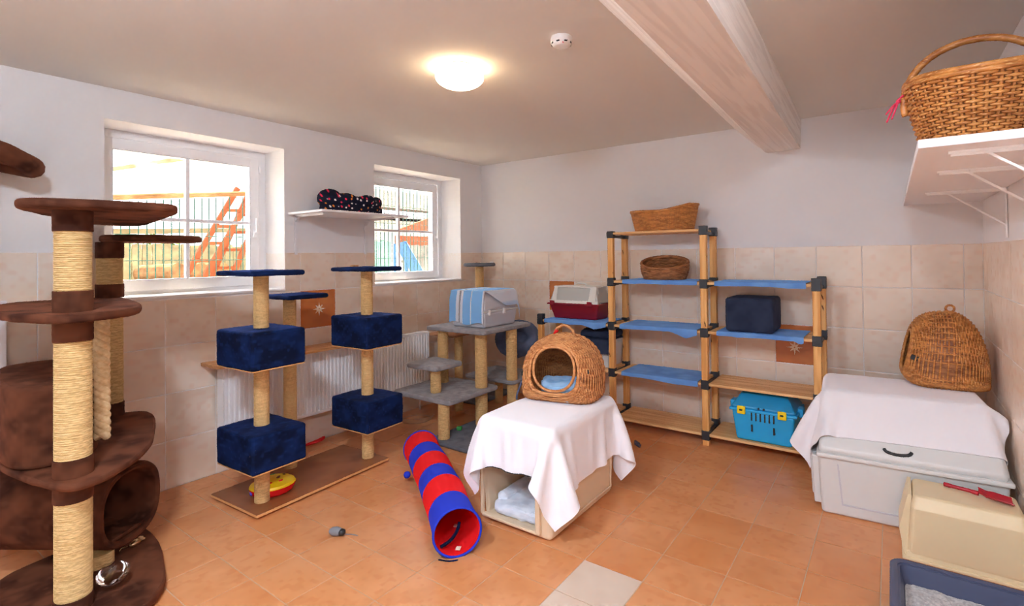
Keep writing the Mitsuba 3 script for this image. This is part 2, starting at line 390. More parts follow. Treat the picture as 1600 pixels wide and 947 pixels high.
for w in win:   # tiles on the right-hand jambs and, unseen, the left-hand ones
    tile(wl, (-0.28, w[1], w[2] + 0.012), (0.28, 0, 0), (0, 0, 1.5 - w[2] - 0.012), (0, -1, 0), wt())
    tile(wl, (0, w[0], w[2] + 0.012), (-0.28, 0, 0), (0, 0, 1.5 - w[2] - 0.012), (0, 1, 0), wt())
xj = [0, 0.303, 0.6, 0.9, 1.197, 1.493, 1.795, 2.097, 2.41, 2.722, 3.015, 3.305, 3.596, 3.882, 4.157, W]
for a, b in zip(xj[:-1], xj[1:]):
    for z0, z1 in zip(rows[:-1], rows[1:]):
        m = 'mat_tile_orange' if (a == 0.9 and z0 == 0.9) or (a == 3.015 and z0 == 0.6) else wt()
        kx = tile(wb, (a, 0, z0), (b - a, 0, 0), (0, 0, z1 - z0), (0, -1, 0), m)
        if m == 'mat_tile_orange': star_at.append((kx, V((a + b) / 2 - 0.01, 0, z0 + 0.126), 'y'))
yr = [0, -0.18, -0.33, -0.63, -0.93, -1.23, -1.53, -1.83, -2.13, -2.43, -2.73, -3.03, -3.33]
for a, b in zip(yr[:-1], yr[1:]):
    for z0, z1 in zip(rows[:-1], rows[1:]):
        tile(wr, (W, a, z0), (0, b - a, 0), (0, 0, z1 - z0), (-1, 0, 0), wt())
# eight-pointed stars on the orange tiles
def star(n=8, ro=0.056, ri=0.019):
    pts = []
    for i in range(2 * n):
        r = (ro * (1 if i % 4 == 0 else 0.86)) if i % 2 == 0 else ri
        t = math.pi * i / n; pts.append((r * math.cos(t), r * math.sin(t)))
    from shapely.geometry import Polygon
    return trimesh.creation.extrude_polygon(Polygon(pts).difference(Polygon([(0.006 * math.cos(q), 0.006 * math.sin(q)) for q in np.linspace(0, 6.2, 10)])), 0.002, engine='earcut')
for kx, c, ax in star_at:
    m = star()
    if ax == 'x': M = np.array([[0, 0, 1, c[0] - 0.0003], [1, 0, 0, c[1]], [0, 1, 0, c[2]], [0, 0, 0, 1.0]])
    else: M = np.array([[1, 0, 0, c[0]], [0, 0, -1, c[1] + 0.0003], [0, 1, 0, c[2]], [0, 0, 0, 1.0]])
    m.apply_transform(M)
    host, tname = kx.split('__')
    obj('star_ornament', m, 'mat_star', f'{host}__{tname}', label='pale eight-pointed star on the orange tile')
# floor tiles: columns along x, rows along y
fx = [0, 0.175, 0.47, 0.77, 1.068, 1.368, 1.665, 1.96, 2.255, 2.55, 2.842, 3.137, 3.43, 3.708, 4.0, W]
fy = [0, -0.27, -0.557, -0.858, -1.143, -1.438, -1.742, -1.985, -2.235, -2.498, -2.752, -2.985, -3.21, -3.455, -3.70, -3.95, -4.25, -4.55]
for i, (a, b) in enumerate(zip(fx[:-1], fx[1:])):
    sk = 0.02 * max(0.0, (1.66 - a) / 1.66)
    for j, (y1, y0) in enumerate(zip(fy[:-1], fy[1:])):
        cream = (i == 9 and j == 8) or (i == 9 and j == 9)
        tile(fl, (a, y0, 0), (b - a, 0, 0), (0, y1 - y0, 0), (0, 0, 1), 'mat_tile_cream' if cream else f'mat_floor_tile{rng.integers(4)}')

# ---- windows
def frame_mesh(x0, x1, y0, y1, z0, z1, w, wb_=None):
    wb_ = wb_ or w
    return cat_([box(x0, x1, y0, y0 + w, z0, z1), box(x0, x1, y1 - w, y1, z0, z1), box(x0, x1, y0 + w, y1 - w, z1 - w, z1), box(x0, x1, y0 + w, y1 - w, z0, z0 + wb_)])
glass = [(-3.255, -2.412, 1.325, 2.162, -2.829, 1.730), (-1.330, -0.497, 1.308, 2.154, -0.944, 1.722)]
for i, (w, g) in enumerate(zip(win, glass)):
    k = f'window_{i + 1}'
    y0, y1, z0, z1 = w; gy0, gy1, gz0, gz1, my, mz = g
    roots.add(k); labels[k] = {'kind': 'structure'}
    obj('frame', frame_mesh(-0.345, -0.285, y0, y1, z0 + 0.0, z1, 0.055), 'mat_upvc', k)
    sash = rbox(-0.335, -0.262, gy0 - 0.072, gy0, gz0 - 0.075, gz1 + 0.075, 0.006), rbox(-0.335, -0.262, gy1, gy1 + 0.072, gz0 - 0.075, gz1 + 0.075, 0.006), \
        rbox(-0.334, -0.263, gy0 - 0.01, gy1 + 0.01, gz1, gz1 + 0.075, 0.006), rbox(-0.334, -0.263, gy0 - 0.01, gy1 + 0.01, gz0 - 0.075, gz0, 0.006)
    sk_ = obj('sash', cat_(sash), 'mat_upvc', k, smooth=30)
    obj('mullion', box(-0.315, -0.278, my - 0.011, my + 0.011, gz0, gz1), 'mat_upvc', k)
    obj('muntin', cat_([box(-0.314, -0.279, gy0, my - 0.011, mz - 0.011, mz + 0.011), box(-0.314, -0.279, my + 0.011, gy1, mz - 0.011, mz + 0.011)]), 'mat_upvc', k)
    for a, b in ((gy0, my), (my, gy1)):
        for c, d in ((gz0, mz), (mz, gz1)):
            q = trimesh.Trimesh([(-0.30, a, c), (-0.30, b, c), (-0.30, b, d), (-0.30, a, d)], [[0, 1, 2], [0, 2, 3]], process=False)
            obj('pane', q, 'mat_pane', k)
    obj('gasket', frame_mesh(-0.268, -0.2615, gy0 - 0.004, gy1 + 0.004, gz0 - 0.004, gz1 + 0.004, 0.004), 'mat_grey_plastic2', k)
    obj('handle', cat_([rbox(-0.264, -0.25, gy1 + 0.022, gy1 + 0.05, 1.62, 1.69, 0.004), rod((-0.25, gy1 + 0.036, 1.66), (-0.225, gy1 + 0.036, 1.66), 0.008), rbox(-0.232, -0.214, gy1 + 0.026, gy1 + 0.046, 1.66, 1.77, 0.006)]), 'mat_upvc', k, smooth=40)
    obj('hinge', cat_([rod((-0.255, gy1 + 0.075, z), (-0.255, gy1 + 0.075, z + 0.05), 0.009) for z in (gz0 - 0.05, gz1 - 0.04)]), 'mat_upvc', k, smooth=40)
    obj('sill', rbox(-0.30, 0.012, y0 + 0.002, y1 - 0.002, z0 - 0.004, z0 + 0.012, 0.004), 'mat_white_plastic', k, smooth=30)

# ---- lamps on the ceiling
def ceiling_lamp(x, y, label, L):
    t = thing('ceiling_lamp', label, 'lamp')
    z = H
    obj('base', lathe([(0.0005, z), (0.088, z), (0.096, z - 0.004), (0.096, z - 0.026), (0.085, z - 0.03), (0.0005, z - 0.03)], 48, (x, y, 0)), 'mat_white_metal', t, smooth=30)
    pr = [(0.07, z - 0.031), (0.10, z - 0.031), (0.122, z - 0.036), (0.131, z - 0.045), (0.131, z - 0.052)]
    pr += [(0.131 * math.cos(a), z - 0.052 - 0.062 * math.sin(a)) for a in np.linspace(0.12, math.pi / 2 - 0.005, 12)]
    g = lathe(pr, 48, (x, y, 0)); g.invert()
    if g.face_normals[len(g.faces) // 3][2] > 0 and False: g.invert()
    obj('glass_shade', g, 'mat_white_plastic', t, smooth=True, emitter={'type': 'area', 'radiance': rgb(L)}, label='glowing white glass shade')
    return t
ceiling_lamp(1.868, -2.335, 'lit round white ceiling lamp in view left of the smoke detector', (13.0, 9.4, 5.6))
ceiling_lamp(2.35, -4.35, 'unseen round white ceiling lamp left of the beam, lighting the left wall', tuple(v * 1.6 for v in UNSEEN_LAMP_L))  # out of view, placed to light the left wall from the camera side
ceiling_lamp(3.72, -3.55, 'unseen round white ceiling lamp right of the beam, lighting its right side', tuple(v * 0.22 for v in UNSEEN_LAMP_L))  # out of view, placed for the glow on the right face of the beam
ceiling_lamp(3.70, -5.0, 'unseen round white ceiling lamp behind the camera, right of the beam, brightening the back wall', tuple(v * 1.65 for v in UNSEEN_LAMP_L))  # unseen lamp, placed to brighten the right half of the back wall
# smoke detector
sd = thing('smoke_detector', 'small round white smoke detector on the ceiling', 'smoke detector')
sx, sy = 2.515, -2.33
obj('body', lathe([(0.0005, H), (0.05, H), (0.052, H - 0.006), (0.052, H - 0.022), (0.046, H - 0.03), (0.044, H - 0.036), (0.034, H - 0.043), (0.0005, H - 0.045)], 40, (sx, sy, 0)), 'mat_white_plastic', sd, smooth=25)
for a in np.arange(8) * math.pi / 4 + 0.2:
    c = V(sx + 0.0455 * math.cos(a), sy + 0.0455 * math.sin(a), H - 0.0305)
    obj('vent', mv(rbox(-0.003, 0.003, -0.006, 0.006, -0.003, 0.003, 0.001, 2), c, 0) if False else mv(rot(box(-0.003, 0.003, -0.007, 0.007, -0.0028, 0.0028), a, [0, 0, 1]), c), 'mat_dark', sd)
obj('indicator', trimesh.creation.icosphere(2, 0.003).apply_translation((sx + 0.03, sy - 0.035, H - 0.0405)), 'mat_red', sd)

# ================================================================== RADIATOR, WALL SHELVES
rad = thing('radiator', 'white ribbed panel radiator under the windows, topped by a wooden board', 'radiator')
ry0, ry1, rz0, rz1 = -2.775, -0.925, 0.245, 0.745
from shapely.geometry import Polygon
n_r = 56; pr = []
for i in range(n_r):
    a = ry0 + (ry1 - ry0) * i / n_r; s = (ry1 - ry0) / n_r
    pr += [(a, 0.107), (a + s * 0.16, 0.107), (a + s * 0.34, 0.114), (a + s * 0.82, 0.114), (a + s * 0.999, 0.107)]
prof = [(y, x) for y, x in pr] + [(ry1, 0.107), (ry1, 0.088), (ry0, 0.088)]
m = trimesh.creation.extrude_polygon(Polygon(prof), rz1 - rz0 - 0.05, engine='earcut')
M = np.array([[0, 1, 0, 0], [1, 0, 0, 0], [0, 0, 1, rz0 + 0.025], [0, 0, 0, 1.0]]); m.apply_transform(M); m.fix_normals()
obj('front_panel', cat_([m, rbox(0.088, 0.116, ry0, ry1, rz1 - 0.027, rz1, 0.006), rbox(0.088, 0.116, ry0, ry1, rz0, rz0 + 0.027, 0.006)]), 'mat_white_metal', rad, smooth=25)
obj('back_panel', rbox(0.035, 0.047, ry0 + 0.02, ry1 - 0.02, rz0, rz1 - 0.005, 0.004), 'mat_white_metal', rad)
for y in (ry0, ry1 - 0.004): obj('side_cover', rbox(0.03, 0.118, y, y + 0.005, rz0 + 0.01, rz1 - 0.004, 0.002), 'mat_white_metal', rad)
gr = [box(0.047, 0.088, ry0 + 0.004, ry1 - 0.004, rz1 - 0.008, rz1 - 0.006)]
obj('top_grille', cat_(gr + [box(0.05, 0.086, y, y + 0.006, rz1 - 0.006, rz1 - 0.001) for y in np.linspace(ry0 + 0.02, ry1 - 0.03, 60)]), 'mat_white_metal', rad)
for y in (ry0 + 0.3, ry1 - 0.3): obj('bracket', box(0.001, 0.036, y, y + 0.03, rz0 + 0.04, rz1 - 0.05), 'mat_white_metal', rad)
obj('valve', cat_([rod((0.075, ry1 - 0.002, rz1 - 0.04), (0.075, ry1 + 0.03, rz1 - 0.04), 0.011), rod((0.075, ry1 + 0.028, rz1 - 0.04), (0.075, ry1 + 0.05, rz1 - 0.04), 0.016)]), 'mat_white_plastic', rad, smooth=40)
obj('pipe', cat_([tube([(0.075, ry1 - 0.07, rz0 + 0.005), (0.075, ry1 - 0.07, rz0 - 0.08), (0.06, ry1 - 0.07, 0.1), (0.06, ry1 - 0.07, 0.0)], 0.009, 10)]), 'mat_white_metal', rad, smooth=40)
obj('wooden_ledge', rbox(0.004, 0.235, -2.865, -1.62, 0.7465, 0.768, 0.004), 'mat_ledge', None, smooth=30, label='brown wooden board lying on top of the white radiator', cat='board')

def wall_bracket(parent, o, d, length, drop, mat_, w=0.02, braced=True):
    """an angle bracket: arm under the board along d, upright down the wall, brace between"""
    o, d = V(*o), V(*d)
    side = np.cross(d, (0, 0, 1))
    arm = bar(o + d * 0.002, o + d * length, w, 0.008, side)
    up_ = bar(o + d * 0.004 - V(0, 0, 0.004), o + d * 0.004 - V(0, 0, drop), w, 0.006, side)
    brace = bar(o + d * 0.006 - V(0, 0, drop * 0.74), o + d * (length * 0.72) - V(0, 0, 0.006), w * 0.75, 0.007, side)
    lip = bar(o + d * 0.01 - V(0, 0, 0.006), o + d * (length * 0.98) - V(0, 0, 0.006), 0.003, 0.012, side)
    b = obj('bracket', cat_([arm, up_]), mat_, parent)
    obj('brace', cat_([brace, lip] if braced else [lip, bar(o + d * 0.004 - V(0, 0, 0.05), o + d * 0.05 - V(0, 0, 0.006), w, 0.006, side)]), mat_, b)
    return b
# left shelf with the flowered bed
sh = thing('wall_shelf', 'white shelf board on the left wall between the two windows, holding a flowered bed', 'wall shelf')
lz = 1.806
obj('board', rbox(0.0, 0.45, -2.258, -1.458, lz - 0.018, lz, 0.003), 'mat_shelf_white', sh)
for y in (-2.195, -1.56): wall_bracket(sh, (0.0, y, lz - 0.022), (1, 0, 0), 0.38, 0.30, 'mat_shelf_white', braced=False)
# right shelf
sr = thing('wall_shelf', 'white shelf board on the right wall on angle brackets, holding the big handled basket', 'wall shelf')
rz = 1.77
obj('board', rbox(3.842, W, -2.37, -0.004, rz, rz + 0.028, 0.003), 'mat_shelf_white', sr)
for y in (-0.86, -1.75, -2.24): wall_bracket(sr, (W, y, rz - 0.004), (-1, 0, 0), 0.33, 0.25, 'mat_white_metal', 0.022)

# ================================================================== BROWN CAT TREE (left foreground)
bt = thing('cat_tree', 'tall brown plush cat tree with thick sisal posts at the left edge', 'cat tree')
FP, RP = (1.031, -3.744), (0.175, -3.392)
Zb, Zl, Zm, Zt, Zr = 0.045, 0.583, 1.245, 1.690, 1.592
T1 = [(1.25, -3.50), (1.235, -3.70), (1.16, -3.86), (1.03, -3.915), (0.70, -3.775), (0.30, -3.585), (0.06, -3.42), (0.045, -3.29), (0.20, -3.235), (0.60, -3.32), (0.95, -3.375), (1.17, -3.42)]
Mp = [(0.095, -3.46), (0.13, -3.385), (0.26, -3.355), (0.78, -3.435), (1.05, -3.535), (1.17, -3.67), (1.205, -3.78), (1.11, -3.855), (0.82, -3.925), (0.4, -3.90), (0.12, -3.76)]
L2 = [(0.18, -3.33), (0.185, -3.265), (0.26, -3.238), (0.395, -3.252), (0.633, -3.33), (0.86, -3.42), (1.01, -3.52), (1.12, -3.63), (1.168, -3.71), (1.15, -3.79), (1.0, -3.842), (0.84, -3.875), (0.62, -3.895), (0.35, -3.86), (0.12, -3.74), (0.08, -3.5)]
Bp = [(0.395, -3.40), (0.422, -3.352), (0.6, -3.338), (0.78, -3.358), (0.955, -3.404), (1.15, -3.47), (1.27, -3.6), (1.30, -3.79), (1.2, -3.94), (0.8, -3.955), (0.52, -3.885), (0.45, -3.69)]
def plush_slab(name, pts, z0, z1, mat_, parent, n=6, r=0.014, amp=0.0022, **kw):
    return obj(name, rough(pad(spline(pts, n), z0, z1, r), amp, 14, 0.05), mat_, parent, smooth=True, **kw)
plush_slab('base', Bp, 0.004, Zb, 'mat_brown_plush', bt)
plush_slab('platform', L2, Zl - 0.03, Zl, 'mat_brown_plush', bt)
plush_slab('platform', Mp, Zm - 0.035, Zm, 'mat_brown_plush', bt)
plush_slab('platform', T1, Zt - 0.035, Zt, 'mat_brown_plush', bt)
plush_slab('platform', oval(0.235, -3.205, 0.20, 0.245, 30), Zr - 0.037, Zr, 'mat_brown_plush', bt, n=2)
def cuff(c, z0, z1, r, parent, mat_='mat_brown_plush'):
    m = lathe([(0.001, z0), (r * 0.99, z0), (r, z0 + 0.004), (r, z1 - 0.004), (r * 0.98, z1), (0.001, z1)], 36, (c[0], c[1], 0))
    obj('cuff', m, mat_, parent, smooth=35)
rp = 0.0605
for c, z0, z1, ca, cb in ((FP, Zb, Zl - 0.03, 0.05, 0.07), (FP, Zl, Zm - 0.035, 0.07, 0.085), (FP, Zm, Zt - 0.035, 0.085, 0.085), (RP, Zl, Zm - 0.035, 0.075, 0.06), (RP, Zm, Zr - 0.037, 0.075, 0.09)):
    k = obj('post', pole(c[0], c[1], z0, z1, rp, 0.0086, 0.0036, 40), 'mat_sisal', bt, smooth=False)
    cuff(c, z0, z0 + ca, rp + 0.004, k); cuff(c, z1 - cb, z1, rp + 0.004, k)
k = obj('post', pole(0.79, -3.60, Zb, 0.122, 0.055, 0.0072, 0.0016, 36), 'mat_sisal', bt)
cuff((0.79, -3.60), Zb, Zb + 0.02, 0.058, k)
# house on the second platform
hp = oval(0.47, -3.715, 0.40, 0.165, 60, 3.2, -0.10)
hc = V(0.47, -3.715)
hm = rough(pad(hp, Zl + 0.0005, Zl + 0.345, 0.02), 0.003, 12, 0.05, 3)
house = obj('house', hm, 'mat_brown_plush', bt, smooth=True)
stx = star(4, 0.018, 0.006); stx.apply_transform(np.array([[0.25, 0, 0.97, 0.868], [0.97, 0, -0.25, -3.728], [0, 1, 0, 0.80], [0, 0, 0, 1.0]]))
obj('star_badge', stx, 'mat_star', house)
# crawl tunnel under it
ax = V(0.83, 0.55, 0) / np.hypot(0.83, 0.55); op = V(0.80, -3.475, 0.295); ln, ro, ri = 0.62, 0.182, 0.150
e1 = V(-ax[1], ax[0], 0)
prof = [(ro, 0.0 + 0.02), (ro - 0.006, 0.005), (ro - 0.016, 0.0), (ri + 0.006, 0.004), (ri, 0.014), (ri, ln - 0.02), (ri + 0.01, ln), (ro - 0.02, ln), (ro - 0.006, ln - 0.006), (ro, ln - 0.03)]
t = np.arange(56) * 2 * math.pi / 56
def ring_pts(r, d, sq=2.5):
    cx_ = np.sign(np.cos(t)) * np.abs(np.cos(t)) ** (2 / sq); sz_ = np.sign(np.sin(t)) * np.abs(np.sin(t)) ** (2 / sq)
    return op - ax * d + r * (cx_[:, None] * e1 + sz_[:, None] * V(0, 0, 1))
fine = []
for (r0, d0), (r1, d1) in zip(prof, prof[1:] + prof[:1]):
    ns = max(1, int(abs(d1 - d0) / 0.04))
    fine += [ring_pts(r0 + (r1 - r0) * q / ns, d0 + (d1 - d0) * q / ns) for q in range(ns)]
tm = grid_mesh(np.stack(fine), closed_u=True, closed_v=True); tm.fix_normals()
tk = obj('crawl_tunnel', tm, 'mat_brown_plush', bt, smooth=40)
obj('tunnel_floor_pad', rough(pad([tuple((op - ax * d + e1 * s)[:2]) for d, s in ((0.02, -0.1), (0.02, 0.1), (0.58, 0.1), (0.58, -0.1))], op[2] - ri * 0.97 + 0.002, op[2] - ri * 0.97 + 0.022, 0.008), 0.002, 14, 0.05), 'mat_brown_plush', tk, smooth=True)
obj('tunnel_back', trimesh.Trimesh(np.vstack([ring_pts(ri + 0.008, ln - 0.012), ring_pts(ri + 0.008, ln - 0.004), [op - ax * (ln - 0.012)], [op - ax * (ln - 0.004)]]),
    [[i, (i + 1) % 56, 112] for i in range(56)] + [[56 + (i + 1) % 56, 56 + i, 113] for i in range(56)], process=False), 'mat_brown_plush', tk)
# thick twisted rope hanging from the middle platform
def twisted(p0, p1, R, r, turns, n=110, strands=3):
    p0, p1 = V(*p0), V(*p1); out = []
    for s in range(strands):
        q = np.linspace(0, 1, n); a = q * turns * 2 * math.pi + s * 2 * math.pi / strands
        out.append(tube(p0 + (p1 - p0) * q[:, None] + np.c_[np.cos(a) * R, np.sin(a) * R, q * 0], r, 10))
    return cat_(out)
rpx = V(0.845, -3.605)
rk = obj('hanging_rope', twisted((rpx[0], rpx[1], Zm - 0.036), (rpx[0], rpx[1] + 0.003, 0.655), 0.0155, 0.0165, 5.5), 'mat_rope', bt, smooth=True)
cuff(rpx, Zm - 0.06, Zm - 0.034, 0.038, rk)
# hammock ring at the top left
hr = 0.0
hamk = []
C0 = V(0.20, -3.885, 1.985)
def hammock(u, v):
    a = u * 2 * math.pi
    rr = 0.05 + (0.150 - 0.05) * np.sin(np.clip(v, 0, 1) * math.pi / 2) ** 0.8
    z = -0.03 * np.cos(v * math.pi / 2) ** 1.2
    x = rr * np.cos(a); y = rr * np.sin(a) * 1.15
    return C0 + np.c_[x, y, z + 0.40 * -y * 0.9 * (0.4 + v * 0.6)]
inner = shell(hammock, 48, 12)
ring = tube(hammock(np.arange(48) / 48, np.full(48, 1.0)), 0.046, 12, closed=True)
hk = obj('hammock_bowl', rough(cat_([inner]), 0.004, 12), 'mat_brown_plush', bt, smooth=True)
obj('hammock_rim', rough(ring, 0.006, 11), 'mat_brown_plush', hk, smooth=True)
bot = hammock(V(0.0), V(0.0))[0]
k = obj('post', pole(C0[0] - 0.05, C0[1] + 0.0, Zm, C0[2] - 0.03, 0.05, 0.0072, 0.0016, 32), 'mat_sisal', bt)
cuff((C0[0] - 0.05, C0[1]), Zm, Zm + 0.08, 0.054, k)
# toys on its base
scene['mat_glass'] = {'type': 'dielectric', 'int_ior': 1.5}
dish = thing('glass_bowl', 'small clear glass bowl lying on the brown cat tree base', 'bowl')
dc = V(0.985, -3.60, Zb)
dm = lathe([(0.0005, 0.004), (0.034, 0.004), (0.05, 0.018), (0.055, 0.034), (0.058, 0.034), (0.053, 0.016), (0.036, 0.0), (0.0005, 0.0)], 36)
obj('bowl', rot(dm, 0.45, (0.5, 0.86, 0)).apply_translation(dc + V(0, 0, 0.026)), 'mat_glass', dish, smooth=40)
obj('steel_spoon', cat_([rot(trimesh.creation.icosphere(3, 0.009).apply_scale((1, 1.5, 0.35)), 0.3, (1, 0, 0)).apply_translation(dc + V(0.015, -0.005, 0.02)), rod(dc + V(0.015, 0.01, 0.022), dc + V(0.0, 0.055, 0.045), 0.003)]), 'mat_chrome', dish, smooth=40)
mt = thing('toy_mouse', 'little shiny gold toy mouse on the brown cat tree base', 'toy')
mc = V(0.70, -3.435, Zb)
obj('body', rot(trimesh.creation.icosphere(3, 0.02).apply_scale((0.8, 1.5, 0.75)), 0.5, (0, 0, 1)).apply_translation(mc + V(0, 0, 0.015)), 'mat_gold', mt, smooth=True)
for sgn in (-1, 1): obj('ear', lathe([(0.0005, -0.002), (0.011, -0.002), (0.012, 0), (0.011, 0.002), (0.0005, 0.002)], 16).apply_translation(mc + V(0.008 + sgn * 0.012, 0.022, 0.03)), 'mat_gold', mt, smooth=True)
obj('tail', tube(spline([mc + V(-0.01, -0.03, 0.006), mc + V(-0.02, -0.05, 0.003), mc + V(0.0, -0.065, 0.003)], 6, False), 0.002, 6), 'mat_gold', mt, smooth=True)
obj('white_board', mv(rot(rbox(0.004, 0.016, -0.04, 0.04, 0.0, 1.25, 0.003), -0.012, (0, 1, 0)), (0.02, -3.815, 0)), 'mat_shelf_white', label='narrow white board leaning on the tiled wall behind the brown cat tree', cat='board')

# ================================================================== BLUE CAT TREE
ut = thing('cat_tree', 'navy plush cat tree with four boxes on sisal posts and a flat brown base board', 'cat tree')
YB = 0.052; bc = V(0.597, -2.472)
def ub(x, y):   # local -> world, x across, y along
    c, s = math.cos(YB), math.sin(YB); return V(bc[0] + c * x - s * y, bc[1] + s * x + c * y)
zb0, zb1 = 0.012, 0.03
bm = mv(rbox(-0.25, 0.25, -0.475, 0.475, zb0, zb1 - 0.0015, 0.003), (bc[0], bc[1], 0), YB, (0, 0, 0)) if False else None
def local(m): return mv(mv(m, (0, 0, 0), YB), (bc[0], bc[1], 0))
bk = obj('base_board', local(rbox(-0.25, 0.25, -0.475, 0.475, zb0, zb1 - 0.002, 0.002)), 'mat_ply_edge', ut)
obj('brown_top_layer', local(rbox(-0.2495, 0.2495, -0.4745, 0.4745, zb1 - 0.003, zb1, 0.001)), 'mat_brown_board', bk)
for sx_ in (-0.2, 0.2):
    for sy_ in (-0.4, 0.4): obj('foot', local(box(sx_ - 0.02, sx_ + 0.02, sy_ - 0.02, sy_ + 0.02, 0.0, zb0)), 'mat_ply_edge', bk)
pu = [(0.722, -2.828), (0.69, -2.062), (0.392, -2.468)]
tops = [1.385, 1.388, 1.205]
pz = []
for i, (c, zt) in enumerate(zip(pu, tops)):
    cuts = [(zb1, 0.262), (0.477, 0.829), (1.046, zt - 0.03)] if i < 2 else [(zb1, zt - 0.026)]
    for a, b in cuts: obj('post', pole(c[0], c[1], a, b, 0.0415 if i < 2 else 0.042, 0.007, 0.0012, 28), 'mat_sisal_warm', ut)
def ubox(name, c, hx, hy, z0, z1, r=0.018, amp=0.0035, seed=0):
    m = rough(rbox(-hx, hx, -hy, hy, z0, z1, r), amp, 13, 0.035, seed)
    return obj(name, mv(mv(m, (0, 0, 0), YB), (c[0], c[1], 0)), 'mat_navy', ut, smooth=True)
for i in range(2):
    for z0, z1 in ((0.262, 0.477), (0.829, 1.046)):
        k = ubox('box', pu[i], 0.192, 0.163, z0 + 0.003, z1, seed=i)
        obj('box_underside', mv(mv(box(-0.186, 0.186, -0.157, 0.157, z0, z0 + 0.006), (0, 0, 0), YB), (pu[i][0], pu[i][1], 0)), 'mat_ply_edge', k)
    ubox('top_platform', pu[i], 0.192, 0.163, tops[i] - 0.03, tops[i], 0.014, 0.002)
ubox('top_platform', (pu[2][0] + 0.01, pu[2][1] + 0.045), 0.15, 0.15, tops[2] - 0.026, tops[2] + 0.004, 0.014, 0.002)
obj('wood_block', mv(rbox(-0.012, 0.012, -0.04, 0.04, 0, 0.012, 0.003), (pu[1][0] - 0.1, pu[1][1] - 0.03, tops[1] + 0.001), 0.4), 'mat_ply_edge', label='small flat piece of wood on the right navy top platform', cat='wood block')
# yellow and red food puzzle under it
pz = thing('food_puzzle_toy', 'round yellow and red cat puzzle toy on the brown base board', 'toy')
tc = V(0.665, -2.735, zb1 + 0.0005)
def toy_shell(prof): return lathe(prof, 48).apply_scale((1.0, 1.22, 1.0)).apply_transform(trimesh.transformations.rotation_matrix(-0.35, [0, 0, 1])).apply_translation(tc)
obj('red_base', toy_shell([(0.0005, 0), (0.075, 0), (0.092, 0.012), (0.102, 0.034), (0.104, 0.046), (0.09, 0.05), (0.0005, 0.05)]), 'mat_red', pz, smooth=30)
obj('yellow_lid', toy_shell([(0.0005, 0.046), (0.101, 0.0465), (0.1055, 0.052), (0.10, 0.064), (0.08, 0.078), (0.05, 0.087), (0.0005, 0.09)]), 'mat_yellow', pz, smooth=30)
for a, r, mm in ((3.5, 0.06, 'mat_wicker_dark'), (2.7, 0.075, 'mat_green'), (4.6, 0.055, 'mat_dark'), (5.6, 0.06, 'mat_red'), (0.2, 0.065, 'mat_red'), (1.6, 0.06, 'mat_wicker_dark'), (0.7, 0.03, 'mat_wicker_dark')):
    zz = 0.09 - (r / 0.105) ** 2 * 0.026
    obj('hole', lathe([(0.0005, 0.006), (0.006, 0.0055), (0.011, 0.004), (0.013, -0.004), (0.0005, -0.004)], 18).apply_scale((0.8, 1.35, 1)).apply_transform(trimesh.transformations.rotation_matrix(a, [0, 0, 1])).apply_translation(tc + V(r * math.cos(a), r * 1.15 * math.sin(a), zz - 0.001)), mm, pz, smooth=40)
obj('badge', trimesh.creation.icosphere(3, 0.02).apply_scale((1.0, 0.45, 0.6)).apply_transform(trimesh.transformations.rotation_matrix(-0.5, [0, 0, 1])).apply_translation(tc + V(-0.02, -0.118, 0.032)), 'mat_violet', pz, smooth=True)

# ================================================================== GREY CAT TREES
gt = thing('cat_tree', 'grey plush cat tree with a step platform, carrying a towel-covered carrier', 'cat tree')
def gslab(par, x0, x1, y0, y1, z0, z1, m='mat_grey_plush', r=0.03, amp=0.003, name='platform', seed=1):
    return obj(name, rough(pad(rect(x0, x1, y0, y1, r), z0, z1, 0.014), amp, 12, 0.05, seed), m, par, smooth=True)
gslab(gt, 0.78, 1.38, -1.58, -0.80, 0.003, 0.034, 'mat_grey_dark_plush', name='base')
gslab(gt, 0.33, 0.985, -1.545, -0.935, 0.305, 0.345)
kst = pad(rect(0.44, 0.80, -1.50, -1.18, 0.03), 0.535, 0.575, 0.016)
obj('platform', rough(kst, 0.004, 12, 0.05), 'mat_grey_plush', gt, smooth=True)
gslab(gt, 0.385, 1.06, -1.225, -0.54, 0.81, 0.845)
gslab(gt, 0.48, 1.055, -0.83, -0.36, 0.325, 0.358)
for (x, y, z0, z1, r) in ((0.885, -1.50, 0.034, 0.305, 0.045), (0.695, -1.40, 0.345, 0.535, 0.044), (0.50, -1.12, 0.345, 0.81, 0.047), (0.905, -1.075, 0.345, 0.81, 0.052), (0.905, -1.075, 0.034, 0.305, 0.052), (0.995, -0.765, 0.358, 0.81, 0.049), (1.0, -0.765, 0.034, 0.325, 0.049), (0.55, -0.40, 0.0, 0.325, 0.04)):
    obj('post', pole(x, y, z0, z1, r, 0.008, 0.0012, 26), 'mat_sisal_warm', gt)
ct = thing('cat_tree', 'corner cat tree with a small round grey top on one tall post', 'cat tree')
gslab(ct, 0.04, 0.46, -0.62, -0.04, 0.003, 0.03, 'mat_grey_dark_plush', name='base')
obj('post', pole(0.262, -0.345, 0.03, 1.35, 0.044, 0.008, 0.0012, 24), 'mat_sisal_warm', ct)
obj('top_platform', rough(pad(oval(0.262, -0.345, 0.165, 0.165, 36), 1.352, 1.388, 0.014), 0.002, 12, 0.05), 'mat_grey_dark_plush', ct, smooth=True)
kb = pad(rect(0.10, 0.44, -0.92, -0.30, 0.03), 0.70, 0.722, 0.008)
obj('platform', kb, 'mat_tan_fabric', ct, smooth=30)
for (x, y, z0, z1) in ((0.385, -0.80, 0.0, 0.70),): obj('post', pole(x, y, z0, z1, 0.04, 0.008, 0.0012, 24), 'mat_sisal_warm', ct)
